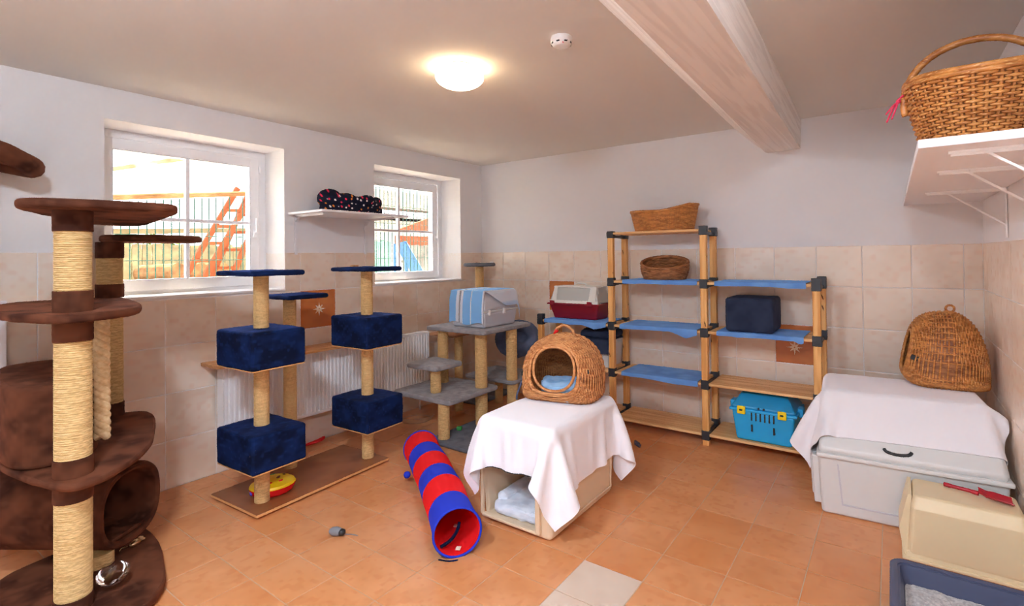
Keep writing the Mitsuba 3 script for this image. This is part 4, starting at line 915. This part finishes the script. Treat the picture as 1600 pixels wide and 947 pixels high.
def cloth_sim(P0, colliders, pin, soft=0.12, steps=170, iters=24, margin=0.006):
    """hang a grid of particles over convex bodies: verlet steps with distance constraints"""
    nv, nu = P0.shape[:2]; X = P0.copy(); Vv = np.zeros_like(X); dt = 1 / 60.0
    cons = []
    for dj, di, k in ((0, 1, 1.0), (1, 0, 1.0), (1, 1, soft), (1, -1, soft), (0, 2, soft * 0.3), (2, 0, soft * 0.3)):
        for par in range(2):
            A = [(j, i) for j in range(nv - dj) for i in range(max(0, -di), nu - max(0, di)) if ((i // max(abs(di), 1)) if di else (j // dj)) % 2 == par]
            A = np.array(A); B = A + [dj, di]
            L0 = np.linalg.norm(P0[A[:, 0], A[:, 1]] - P0[B[:, 0], B[:, 1]], axis=1)
            cons.append((A[:, 0] * nu + A[:, 1], B[:, 0] * nu + B[:, 1], L0, k))
    F = X.reshape(-1, 3); pin = pin.reshape(-1); hold = F[pin].copy(); iw = np.where(pin, 0.0, 1.0)[:, None]
    for s in range(steps):
        V0 = Vv.reshape(-1, 3); V0[:, 2] -= 9.8 * dt; V0 *= 0.965
        prev = F.copy(); F = F + V0 * dt
        for it in range(iters):
            for a, b, L0, k in cons:
                d = F[b] - F[a]; L = np.linalg.norm(d, axis=1); c = (k * (L - L0) / np.maximum(L, 1e-9))[:, None] * d / np.maximum(iw[a] + iw[b], 1e-6)
                F[a] += c * iw[a]; F[b] -= c * iw[b]
            if it % 3 == 2 or it == iters - 1:
                for n, d in colliders:
                    sd_ = F @ n.T - d - margin; w = sd_.argmax(1); pen = sd_[np.arange(len(F)), w]; hit_ = pen < 0
                    if hit_.any():
                        F[hit_] -= n[w[hit_]] * pen[hit_, None]
                        if it == iters - 1: F[hit_] = F[hit_] * 0.4 + (prev[hit_] + n[w[hit_]] * np.einsum('ij,ij->i', F[hit_] - prev[hit_], n[w[hit_]])[:, None]) * 0.6
                F[:, 2] = np.maximum(F[:, 2], 0.006)
        F[pin] = hold
        Vv = ((F - prev) / dt).reshape(nv, nu, 3)
    return F.reshape(nv, nu, 3)
def sheet(x0, x1, y0, y1, z, n, m, rz=0.0, seed=0):
    X_, Y_ = np.meshgrid(np.linspace(x0, x1, n), np.linspace(y0, y1, m)); c = V((x0 + x1) / 2, (y0 + y1) / 2)
    a, b = X_ - c[0], Y_ - c[1]
    Pq = np.stack([c[0] + a * math.cos(rz) - b * math.sin(rz), c[1] + a * math.sin(rz) + b * math.cos(rz), np.full_like(a, z)], -1)
    Pq[..., 2] += 0.004 * (meshkit.fbm(Pq * 9 + seed, 2) - 0.5)
    return Pq
def finer(G_, k=3):
    from scipy.ndimage import zoom
    nv, nu = G_.shape[:2]
    return np.stack([zoom(G_[..., c], (((nv - 1) * k + 1) / nv, ((nu - 1) * k + 1) / nu), order=3, mode='nearest', grid_mode=False) for c in range(3)], -1)
P1 = sheet(cx0 - 0.30, cx1 + 0.335, cy0 - 0.248, cy1 + 0.30, 0.5765, 33, 37, 0.03)
pin1 = (P1[..., 0] > cx0 + 0.01) & (P1[..., 0] < cx1 - 0.01) & (P1[..., 1] > cy0 + 0.005) & (P1[..., 1] < cy1 - 0.01)
G1 = cloth_sim(P1, [hull_planes(rbox(cx0 - 0.009, cx1 + 0.010, cy0 - 0.014, cy1 + 0.009, 0.0, 0.568, 0.02, 2))], pin1)
obj('cloth', thicken(finer(G1), 0.0025), 'mat_cloth_white', wc, smooth=70)
obj('dark_hem', tube(finer(G1)[0][30:68] + V(0, -0.002, -0.001), 0.0025, 6), 'mat_dark', wc, smooth=True)
# igloo basket on it
def mt_s(t):
    t = np.clip(t, 0, 1); return t * t * (3 - 2 * t)
def igloo(L, Wd, Hh, ro_, zc, pk=0.42, sh=0.0):
    """cat igloo: round opening at y = 0 facing -y, closing towards y = L; S(u, v) around the axis"""
    def S(u, v):
        a = 2 * math.pi * np.asarray(u); v = np.asarray(v)
        f = np.clip(v / 0.38, 0, 1); g = np.clip((v - 0.38) / 0.62, 0, 1)
        sf = np.sin(f * math.pi / 2) ** 0.85
        hw = np.where(v < 0.38, ro_ + (Wd / 2 - ro_) * sf, Wd / 2 * np.clip(np.cos(g * math.pi / 2 * 0.985), 0.02, 1) ** 0.76)
        top = np.where(v < 0.38, zc + ro_ + (Hh - zc - ro_) * sf, Hh * np.clip(np.cos(g * math.pi / 2 * 0.985), 0.02, 1) ** 0.76)
        botm = np.where(v < 0.38, (zc - ro_) * (1 - np.sin(np.clip(v / 0.30, 0, 1) * math.pi / 2)), 0.0)
        y = np.where(v < 0.38, L * pk * (1 - np.clip(np.cos(f * math.pi / 2), 0, 1) ** 0.85), L * (pk + (1 - pk) * np.sin(g * math.pi / 2) ** 0.74))
        cz = np.where(v < 0.38, zc * (1 - sf) + sf * Hh * 0.36, Hh * 0.36 * (top / Hh))
        ez = np.where(np.sin(a) >= 0, top - cz, cz - botm)
        nn = np.where(np.sin(a) >= 0, 2.2, 2.0 + 7.0 * np.where(v < 0.38, sf, 1))
        ca, sa = np.cos(a), np.sin(a)
        x = hw * np.sign(ca) * np.abs(ca) ** (2 / nn); z = cz + ez * np.sign(sa) * np.abs(sa) ** (2 / nn)
        y = y + sh * (z / Hh) * (1 - mt_s(v / 0.6))
        return np.c_[x, y, z]
    return S
def placed(S, M):
    R, t_ = M[:3, :3], M[:3, 3]
    return lambda u, v: S(u, v) @ R.T + t_
def pose(x, y, z, a, tilt=0.0):
    return trimesh.transformations.translation_matrix((x, y, z)) @ trimesh.transformations.rotation_matrix(a, (0, 0, 1)) @ trimesh.transformations.rotation_matrix(tilt, (1, 0, 0))
ig = thing('igloo_basket', 'wicker igloo basket with a round opening on top of the white-covered carrier', 'basket')
S0 = igloo(0.46, 0.475, 0.38, 0.124, 0.203, 0.45, 0.06)
S1 = placed(S0, pose(2.135, -1.865, 0.5795, 0.22))
wicker('woven_body', ig, S1, 54, 44, 0.0050, 'mat_wicker_tan', v0=0.03, v1=0.985, amp=0.0058, up_r=0.0042, lin_m='mat_wicker_brown')
uu = np.arange(72) / 72
obj('opening_rim', cat_([tube(S1(uu, np.full(72, q)), 0.0085, 10, closed=True) for q in (0.005, 0.05)]), 'mat_wicker_tan', ig, smooth=True)
hm_ = S1(V(0.25), V(0.40))[0]
obj('handle', tube(spline([hm_ + V(-0.065, -0.02, -0.012), hm_ + V(-0.052, -0.02, 0.026), hm_ + V(0.0, -0.01, 0.054), hm_ + V(0.052, 0.0, 0.026), hm_ + V(0.066, 0.0, -0.014)], 10, False), 0.0085, 10), 'mat_wicker_tan', ig, smooth=True)
obj('red_tie', tube(np.array([hm_ + V(-0.064, -0.02, -0.006), hm_ + V(-0.056, -0.02, 0.012), hm_ + V(-0.046, -0.02, 0.024)]), 0.0115, 10), 'mat_red', ig, smooth=True)
e = S1(V(0.02), V(0.165))[0]
obj('latch_gap', trimesh.creation.icosphere(2, 0.017).apply_scale((0.8, 0.8, 1.0)).apply_translation(e + V(-0.004, 0.006, 0)), 'mat_dark', ig)
e = S1(V(0.5), V(0.19))[0]
obj('buckle', rbox(e[0] - 0.012, e[0] + 0.006, e[1] - 0.016, e[1] + 0.012, e[2] - 0.014, e[2] + 0.014, 0.004), 'mat_dark', ig)
obj('strap', tube(spline([e, e + V(-0.02, 0.0, -0.06), e + V(-0.045, -0.01, -0.13), e + V(-0.05, -0.01, -0.165)], 8, False), 0.006, 8), 'mat_slate_plastic', ig, smooth=True)
obj('blue_blanket', rough(pad(oval(2.128, -1.665, 0.165, 0.16, 40), 0.5885, 0.685, 0.03), 0.034, 15, 0.015), 'mat_cloth_pale', smooth=True, label='pale blue blanket lying inside the wicker igloo basket with the round opening', cat='blanket')

# ================================================================== GREY CRATE, CLOTH, DOME BASKET (right)
cr = thing('dog_crate', 'large light grey plastic crate under a white cloth in the right corner', 'crate')
CA = 0.07; CO = V(3.42, -1.095)
def cl(m): return mv(mv(m, (0, 0, 0), CA), (CO[0], CO[1], 0))
def clp(P_):
    P_ = np.asarray(P_, float); c, s = math.cos(CA), math.sin(CA)
    return np.stack([CO[0] + c * P_[..., 0] - s * P_[..., 1], CO[1] + s * P_[..., 0] + c * P_[..., 1], P_[..., 2]], -1)
obj('lower_shell', cl(frustum(-0.008, 0.80, -0.022, 0.68, 0.0, 0.325, 0.014, 0.02)), 'mat_grey_plastic', cr, smooth=30)
obj('rim', cl(rbox(-0.014, 0.812, -0.045, 0.69, 0.318, 0.342, 0.008)), 'mat_grey_plastic', cr, smooth=30)
s_ = trimesh.creation.uv_sphere(radius=0.03, count=[8, 16]).vertices
ush = hull(np.vstack([s_ + V(x, y, z) for x, y, z in [(0.026, 0.0, 0.36), (0.77, 0.0, 0.36), (0.026, 0.65, 0.36), (0.77, 0.65, 0.36), (0.045, 0.20, 0.612), (0.74, 0.20, 0.612), (0.045, 0.63, 0.612), (0.74, 0.63, 0.612)]]))
obj('upper_shell', cl(ush), 'mat_grey_plastic', cr, smooth=30)
obj('front_panel_edge', cl(cat_([hull([(0.085, -0.026, 0.285), (0.093, -0.026, 0.285), (0.085, 0.01, 0.285), (0.112, -0.0132, 0.062), (0.104, -0.0132, 0.062), (0.104, 0.02, 0.062)]), hull([(0.104, -0.0135, 0.062), (0.74, -0.0135, 0.062), (0.104, 0.02, 0.062), (0.104, -0.0138, 0.07), (0.74, -0.0138, 0.07), (0.104, 0.02, 0.07)])])), 'mat_grey_plastic2', cr)
obj('side_rib', cl(cat_([frustum(-0.052, 0.02, 0.10, 0.30, 0.05, 0.30, 0.01, 0.008), frustum(-0.040, 0.02, 0.03, 0.09, 0.03, 0.30, 0.01, 0.008)])), 'mat_grey_plastic', cr, smooth=30)
hd = spline([(0.30, -0.002, 0.405), (0.315, -0.012, 0.392), (0.36, -0.016, 0.386), (0.405, -0.012, 0.392), (0.42, -0.002, 0.405)], 8, False)
obj('handle', tube(clp(hd), 0.0085, 10), 'mat_dark', cr, smooth=True, label='black handle')
wc2 = thing('white_cloth', 'white cloth draped over the light grey crate in the right corner', 'cloth')
P2 = sheet(-0.33, 0.86, -0.085, 0.69, 0.651, 40, 27, 0.015, 4)
pin2 = (P2[..., 0] > 0.04) & (P2[..., 0] < 0.75) & (P2[..., 1] > 0.19) & (P2[..., 1] < 0.65)
G2 = cloth_sim(clp(P2), [hull_planes(cl(ush)), hull_planes(cl(frustum(-0.04, 0.812, -0.045, 0.69, 0.0, 0.342, 0.03, 0.01)))], pin2, 0.4)
G2[..., 0] = np.minimum(G2[..., 0], W - 0.012)
obj('cloth', thicken(finer(G2), 0.0025), 'mat_cloth_white', wc2, smooth=70)
dm = thing('igloo_basket', 'brown wicker dome basket facing left on the white-covered crate', 'basket')
S2 = placed(igloo(0.415, 0.41, 0.425, 0.118, 0.185, 0.50, 0.085), pose(3.800, -0.44, 0.658, -math.pi / 2 + 0.08))
wicker('woven_body', dm, S2, 54, 40, 0.0050, 'mat_wicker_gold', v0=0.03, v1=0.985, amp=0.0058, up_r=0.0048, lin_m='mat_wicker_brown')
obj('opening_rim', cat_([tube(S2(uu, np.full(72, q)), 0.009, 10, closed=True) for q in (0.005, 0.055)]), 'mat_wicker_gold', dm, smooth=True)
hm_ = S2(V(0.25), V(0.40))[0] + V(0, 0, 0.005)
obj('loop', tube(np.c_[hm_[0] + 0.02 * np.cos(np.arange(24) * math.pi / 12), np.full(24, hm_[1]), hm_[2] + 0.018 + 0.02 * np.sin(np.arange(24) * math.pi / 12)], 0.0065, 8, closed=True), 'mat_wicker_gold', dm, smooth=True)
e = S2(V(0.0), V(0.14))[0]
e2 = S2(V(0.52), V(0.13))[0]
for q in (e, e2):
    if q[1] < -0.5 or True and q[1] < S2(V(0.25), V(0.1))[0][1]: obj('latch_gap', rot(rbox(-0.018, 0.018, -0.012, 0.012, -0.014, 0.014, 0.003), 0.4, (0, 1, 0)).apply_translation(q), 'mat_dark', dm)

# ================================================================== LITTER BOX HOOD, SCOOP, TRAY
hb = thing('litter_box_hood', 'upturned cream plastic litter box hood standing in front of the grey crate', 'litter box')
hx0, hx1, hy0, hy1 = 3.80, 4.236, -1.385, -1.115
s_ = trimesh.creation.uv_sphere(radius=0.022, count=[10, 20]).vertices
hh = hull(np.vstack([s_ + V(x, y, z) for x, y, z in [(hx0 + 0.03, hy0 + 0.022, 0.04), (hx1 - 0.022, hy0 + 0.022, 0.04), (hx0 + 0.03, hy1 - 0.022, 0.04), (hx1 - 0.022, hy1 - 0.022, 0.04), (hx0 + 0.055, hy0 + 0.045, 0.278), (hx1 - 0.03, hy0 + 0.045, 0.278), (hx0 + 0.055, hy1 - 0.025, 0.278), (hx1 - 0.03, hy1 - 0.025, 0.278), (hx0 + 0.045, hy0 + 0.026, 0.235), (hx1 - 0.025, hy0 + 0.026, 0.235)]]))
obj('hood', hh, 'mat_cream_plastic', hb, smooth=25)
obj('rim', cat_([rbox(hx0 - 0.012, hx1 + 0.010, hy0 - 0.014, hy1 + 0.006, 0.004, 0.018, 0.005), frustum(hx0 - 0.002, hx1 + 0.004, hy0 - 0.004, hy1 + 0.002, 0.0, 0.045, -0.006, 0.008)]), 'mat_cream_plastic', hb, smooth=30)
obj('end_flange', cat_([hull([(hx0 - 0.004, hy0 + 0.01, 0.02), (hx0 + 0.008, hy0 + 0.01, 0.02), (hx0 - 0.022, hy0 + 0.05, 0.12), (hx0 + 0.01, hy0 + 0.03, 0.12), (hx0 - 0.022, hy1 - 0.01, 0.12), (hx0 + 0.01, hy1 - 0.01, 0.12), (hx0 + 0.016, hy0 + 0.07, 0.285), (hx0 + 0.03, hy0 + 0.06, 0.285), (hx0 + 0.016, hy1 - 0.015, 0.30), (hx0 + 0.03, hy1 - 0.015, 0.30), (hx0 - 0.004, hy1 - 0.02, 0.02)])]), 'mat_cream_plastic', hb, smooth=25)
sc = thing('litter_scoop', 'red plastic litter scoop lying on the cream litter box hood', 'scoop')
sz = 0.3015
obj('handle', tube(spline([(3.962, -1.168, sz + 0.010), (4.0, -1.185, sz + 0.012), (4.05, -1.20, sz + 0.013), (4.085, -1.212, sz + 0.012)], 8, False), [0.010] * 6 + [0.0085] * 13 + [0.010] * 6, 10), 'mat_red_plastic', sc, smooth=True)
sb = np.zeros((14, 16, 3))
for i, q in enumerate(np.linspace(0, 1, 14)):
    for j, w_ in enumerate(np.linspace(-1, 1, 16)):
        hw = 0.014 + 0.028 * min(1, q * 2.2)
        sb[i, j] = (4.085 + 0.115 * q, -1.212 - 0.030 * q + w_ * hw, sz + 0.004 + 0.022 * w_ * w_ * (1 - 0.4 * q) + 0.012 * (1 - min(1, q * 4)))
obj('blade', thicken(sb[:, ::-1], 0.003), 'mat_red_plastic', sc, smooth=50)
lt = thing('litter_tray', 'dark slate-blue litter tray with grey litter at the lower right', 'litter tray')
tx0, tx1, ty0, ty1 = 3.742, 4.215, -2.06, -1.655
to = frustum(tx0 + 0.012, tx1 - 0.012, ty0 + 0.012, ty1 - 0.012, 0.0, 0.155, 0.03, 0.025)
ti = frustum(tx0 + 0.024, tx1 - 0.024, ty0 + 0.024, ty1 - 0.024, 0.008, 0.20, 0.03, 0.025)
tb = bool_diff(to, ti, box(tx0 - 1, tx1 + 1, ty0 - 1, ty1 + 1, 0.122, 0.3))
obj('tray', tb, 'mat_slate_plastic', lt, smooth=30)
ro_p, ri_p = rect(tx0, tx1, ty0, ty1, 0.05, 8), rect(tx0 + 0.03, tx1 - 0.03, ty0 + 0.03, ty1 - 0.03, 0.03, 8)
prof_ = [(0.0, 0.108), (0.0, 0.124), (0.2, 0.131), (0.55, 0.132), (0.9, 0.128), (0.9, 0.112), (0.4, 0.112)]
rg = grid_mesh(np.stack([np.c_[ro_p * (1 - q) + ri_p * q, np.full(len(ro_p), z)] for q, z in prof_]), closed_u=True, closed_v=True); rg.fix_normals()
obj('rim', rg, 'mat_slate_plastic', lt, smooth=40)
lm = pad(rect(tx0 + 0.05, tx1 - 0.05, ty0 + 0.05, ty1 - 0.05, 0.03), 0.010, 0.058, 0.004).subdivide_to_size(0.012)
lm.merge_vertices(); vv = lm.vertices.copy(); up_ = vv[:, 2] > 0.05
vv[up_, 2] += 0.02 * (meshkit.fbm(vv[up_] * 9, 2) - 0.5) + 0.008 * (meshkit.noise(vv[up_] * 90) - 0.5)
obj('litter', trimesh.Trimesh(vv, lm.faces, process=False), 'mat_litter', None, smooth=False, label='grey granular cat litter in the slate-blue tray', cat='litter', kind='stuff')

# ================================================================== BIG BASKET ON THE RIGHT SHELF, FLOWERED BED ON THE LEFT ONE
bb = thing('handled_basket', 'big wicker basket with an arched handle on the white right shelf', 'basket')
bC = V(4.025, -1.945); bz = 1.7985
def big_S(u, v):
    a = 2 * math.pi * u; k = 0.68 + 0.32 * np.clip(v, -0.1, 1.1) ** 0.85
    h = 0.232 + 0.02 * np.cos(2 * a)
    return np.c_[bC[0] + 0.205 * k * np.cos(a), bC[1] + 0.30 * k * np.sin(a), bz + 0.010 + v * h]
wicker('woven_side', bb, big_S, 25, 36, 0.0050, 'mat_wicker_gold', amp=0.0072, up_r=0.0052)
obj('rolled_rim', cat_([tube(big_S(uu, np.full(72, 1.0 + 0.03 * i)) + V(0, 0, 0.006 * i), 0.009, 10, closed=True) for i in (0, 1)]), 'mat_wicker_gold', bb, smooth=True)
obj('bottom', pad(oval(bC[0], bC[1], 0.145, 0.212, 44), bz + 0.0005, bz + 0.014, 0.005), 'mat_wicker_gold', bb)
ha = np.linspace(-0.25, math.pi + 0.25, 60)
hp_ = np.c_[bC[0] + 0.207 * np.cos(ha) * (1 - 0.04 * np.sin(ha)), np.full(60, bC[1]), bz + 0.215 + 0.200 * np.where(np.sin(ha) > 0, np.abs(np.sin(ha)) ** 0.85, -0.9 * np.abs(np.sin(ha)))]
obj('handle', rough(tube(hp_, 0.0125, 14), 0.0012, 70), 'mat_wicker_gold', bb, smooth=True)
rb = thing('ribbon', 'pink ribbon tied to the handle of the big wicker basket', 'ribbon')
k0 = V(bC[0] - 0.213, bC[1] - 0.012, bz + 0.232)
obj('knot', trimesh.creation.icosphere(2, 0.008).apply_translation(k0 + V(-0.012, 0, -0.004)), 'mat_pink', rb, smooth=True)
for d1, d2 in ((V(-0.03, -0.004, -0.02), V(-0.052, -0.01, -0.05)), (V(-0.02, 0.0, -0.03), V(-0.034, -0.004, -0.07)), (V(-0.03, 0.012, -0.028), V(-0.05, 0.02, -0.075))):
    obj('tail', tube(spline([k0 + V(-0.012, 0, -0.004), k0 + d1, k0 + d2], 8, False), 0.0032, 6), 'mat_pink', rb, smooth=True)
obj('loop', tube(spline([k0 + V(0.008, 0.0, 0.02), k0 + V(-0.012, 0.01, 0.006), k0 + V(-0.012, -0.01, 0.0)], 6), 0.0032, 6, closed=True), 'mat_pink', rb, smooth=True)
fbed = thing('cat_bed', 'black cat bed with a small flower print on the left wall shelf', 'cat bed')
fC = V(0.235, -1.855)
bp_ = oval(fC[0], fC[1], 0.185, 0.262, 60)
obj('base_cushion', rough(pad(bp_, lz + 0.001, lz + 0.065, 0.03), 0.006, 10, 0.03), 'mat_floral', fbed, smooth=True)
aa = np.arange(72) * 2 * math.pi / 72
rr2 = 0.048 + 0.032 * np.clip(np.cos(aa + 2.4), 0, 1) + 0.006 * np.sin(aa * 7)
bolst = tube(np.c_[fC[0] + 0.135 * np.cos(aa), fC[1] + 0.205 * np.sin(aa), lz + 0.052 + rr2 * 0.75], 1.0, 16, closed=True)
vv = bolst.vertices.reshape(72, 16, 3); cen = vv.mean(1, keepdims=True); vv = cen + (vv - cen) * rr2[:, None, None]
obj('bolster', rough(trimesh.Trimesh(vv.reshape(-1, 3), bolst.faces, process=False), 0.008, 10), 'mat_floral', fbed, smooth=True)

# ================================================================== OUTSIDE THE WINDOWS
struct('ground_outside', box(-40, -0.36, -30, 40, -0.3, -0.12), 'mat_gravel')
def wire_fence(x, y0, y1, ztop, label):
    t_ = thing('wire_fence', label, 'fence')
    ms = []
    for y in np.arange(y0 + 0.03, y1, 0.055): ms.append(rod((x, y, -0.12), (x, y, ztop(y)), 0.0042, 6))
    for z in np.arange(0.05, 2.5, 0.2):
        for ya, yb_ in ((y0, y1),):
            if z < min(ztop(ya), ztop(yb_)) + 0.02: ms.append(rod((x + 0.005, ya, z), (x + 0.005, yb_, z), 0.0035, 6))
    obj('wire_mesh', cat_(ms), 'mat_fence_green', t_, kind='stuff')
    for y in (y0, y1): obj('post', rbox(x - 0.03, x + 0.03, y - 0.03, y + 0.03, -0.12, ztop(y) + 0.03, 0.005), 'mat_fence_green', t_)
    return t_
f1 = wire_fence(-0.95, -3.6, -1.62, lambda y: 1.90 + (y + 3.0) * 0.13, 'low green wire fence panel with a log along its top, outside the larger window')
obj('top_log', rough(rod((-0.95, -3.6, 1.86), (-0.95, -1.62, 2.10), 0.022, 12), 0.004, 12), 'mat_log', f1, smooth=True)
wire_fence(-0.95, -1.50, 1.6, lambda y: 2.55, 'tall green wire fence panel outside the smaller window')
def beam_(name, a, b, w, label, m='mat_outside_wood'): return obj(name, rough(bar(a, b, w), 0.006, 8, 0.2), m, label=label, cat='beam')
beam_('roof_beam', (-4.6, -3.0, 2.36), (-0.8, -2.40, 2.34), 0.03, 'thin wooden beam high up outside the larger window')
beam_('rail', (-3.2, -3.6, 1.72), (-3.2, 0.2, 1.90), 0.055, 'wooden rail behind the ladders outside')
def ladder(x0, y0, z0, x1, y1, z1, w, label):
    t_ = thing('ladder', label, 'ladder'); a, b = V(x0, y0, z0), V(x1, y1, z1); d = V(0.45, 0.89, 0) * w / 2
    for s in (-1, 1): obj('rail', bar(a + d * s, b + d * s, 0.035, 0.05), 'mat_orange_wood', t_)
    for q in np.linspace(0.05, 0.97, 13): obj('rung', bar(a + (b - a) * q - d, a + (b - a) * q + d, 0.03), 'mat_orange_wood', t_)
ladder(-2.0, -2.86, -0.1, -2.0, -1.60, 2.23, 0.17, 'orange wooden ladder leaning outside the larger window, nearer its middle')
ladder(-2.05, -2.42, -0.1, -2.05, -1.36, 2.4, 0.19, 'orange wooden ladder leaning outside at the right edge of the larger window')
for i, (y, lab) in enumerate(((-2.75, 'round log end in the pile outside the larger window, first'), (-2.52, 'round log end in the pile outside the larger window, second'), (-2.3, 'round log end in the pile outside the larger window, third'))):
    t_ = thing('log', 'short log in the pile outside the larger window', 'log', 'logs piled outside')
    labels[t_]['label'] = lab; labels[t_].pop('group', 0)
    obj('trunk', rough(rod((-3.3, y + 0.6, 1.30), (-2.7, y + 0.75, 1.32), 0.10, 18), 0.01, 6, 0.06, i), 'mat_log', t_, smooth=True)
pl_ = thing('log_rack', 'wooden rack that carries the logs outside', 'rack')
obj('shelf', box(-3.35, -2.6, -2.6, -1.2, 1.16, 1.20), 'mat_outside_wood', pl_)
for x in (-3.3, -2.65):
    for y in (-2.55, -1.25): obj('leg', box(x, x + 0.06, y, y + 0.06, -0.12, 1.16), 'mat_outside_wood', pl_)
def board_fence(name, a, b, z1, mats, label, wd=0.14, cat='fence'):
    t_ = thing(name, label, cat); a, b = V(*a, 0), V(*b, 0); L_ = np.linalg.norm(b - a); n = int(L_ / wd); d = (b - a) / L_; nrm = V(-d[1], d[0], 0)
    for i in range(n):
        c = a + d * wd * (i + 0.5)
        m = trimesh.creation.box((wd * 0.93, 0.025, z1 + 0.1 + 0.05 * rng.random())); m.apply_translation((0, 0, m.extents[2] / 2 - 0.12))
        M = np.eye(4); M[:3, 0] = d; M[:3, 1] = nrm; M[:3, 3] = c; m.apply_transform(M)
        obj('plank', m, mats, t_)
    for z in (0.3, z1 * 0.8): obj('cross_rail', bar(a + nrm * 0.03 + V(0, 0, z), b + nrm * 0.03 + V(0, 0, z), 0.05), mats, t_)
board_fence('plank_fence', (-6.2, -3.2), (-6.2, 1.6), 1.72, 'mat_outside_wood', 'light wooden plank fence behind the ladders')
board_fence('plank_fence', (-4.2, 1.2), (-4.9, 2.75), 1.80, 'mat_teal_board', 'pale green plank fence outside the smaller window')
board_fence('plank_fence', (-4.7, 2.9), (-5.2, 5.2), 1.72, 'mat_grey_board', 'grey weathered plank fence at the right of the smaller window')
hs = thing('outbuilding', 'pale outbuilding with a brown roof and a red brick panel beyond the smaller window', 'building')
obj('wall', box(-9.8, -7.0, 2.6, 11.0, -0.12, 2.45), 'mat_render_pale', hs)
obj('roof', hull([(-10.1, 2.3, 2.60), (-6.5, 2.3, 2.60), (-10.1, 11.2, 2.60), (-6.5, 11.2, 2.60), (-6.5, 2.3, 2.72), (-6.5, 11.2, 2.72), (-10.1, 2.3, 3.75), (-10.1, 11.2, 3.75)]), 'mat_roof', hs)
obj('gutter', rod((-6.45, 2.3, 2.56), (-6.45, 11.2, 2.56), 0.09, 12), 'mat_upvc', hs, smooth=40)
obj('brick_panel', box(-7.0, -6.97, 4.6, 6.4, 1.75, 2.05), 'mat_brick_red', hs)
obj('gable', hull([(-6.0, 3.9, 2.15), (-6.0, 5.3, 2.15), (-6.0, 5.1, 2.55), (-6.1, 3.9, 2.15), (-6.1, 5.3, 2.15), (-6.1, 5.1, 2.55)]), 'mat_brick_red', hs)
tp = thing('slide', 'slanting blue slide frame outside the smaller window', 'slide')
obj('chute', hull([(-3.0, 1.50, 1.74), (-3.05, 1.56, 1.74), (-3.0, 2.35, 0.6), (-3.1, 2.45, 0.6), (-3.3, 1.50, 1.70), (-3.35, 2.4, 0.55)]), 'mat_tarp', tp)
for x in (-3.02, -3.3): obj('leg', rod((x, 1.55, -0.12), (x, 1.52, 1.7), 0.03, 10), 'mat_tarp', tp, smooth=40)
# shrubs: leaf clusters on stems
def shrub(x, y, z0, h, w, label, n=420, seed=1):
    r_ = np.random.default_rng(seed); t_ = thing('shrub', label, 'shrub'); lv = []
    for i in range(n):
        d = r_.normal(size=3); d /= np.linalg.norm(d); q = V(x, y, z0 + h * 0.6) + d * V(w, w, h * 0.42) * r_.random() ** 0.4
        a = r_.normal(size=3); a /= np.linalg.norm(a); b = np.cross(a, d); b /= np.linalg.norm(b) + 1e-9; s = 0.06 + 0.05 * r_.random()
        lv.append([q - a * s, q + b * s * 0.45, q + a * s, q - b * s * 0.45])
    lv = np.array(lv).reshape(-1, 3); f = np.arange(n)[:, None] * 4
    obj('foliage', trimesh.Trimesh(lv, np.vstack([f + [0, 1, 2], f + [0, 2, 3]]), process=False), 'mat_foliage', t_, kind='stuff')
    for k_ in range(4): obj('stem', rod((x + 0.05 * k_ - 0.1, y, z0), (x + (k_ - 1.5) * w * 0.4, y + (k_ % 2 - 0.5) * w * 0.5, z0 + h * 0.7), 0.018, 6), 'mat_log', t_)
shrub(-3.6, -3.0, -0.12, 1.65, 0.42, 'green shrub at the lower left outside the larger window', seed=3)
shrub(-7.4, -1.0, -0.12, 2.15, 0.9, 'broad green shrub behind the light plank fence', seed=4, n=700)
shrub(-5.9, 1.9, -0.12, 2.35, 0.6, 'green shrub behind the pale green plank fence', seed=5, n=600)
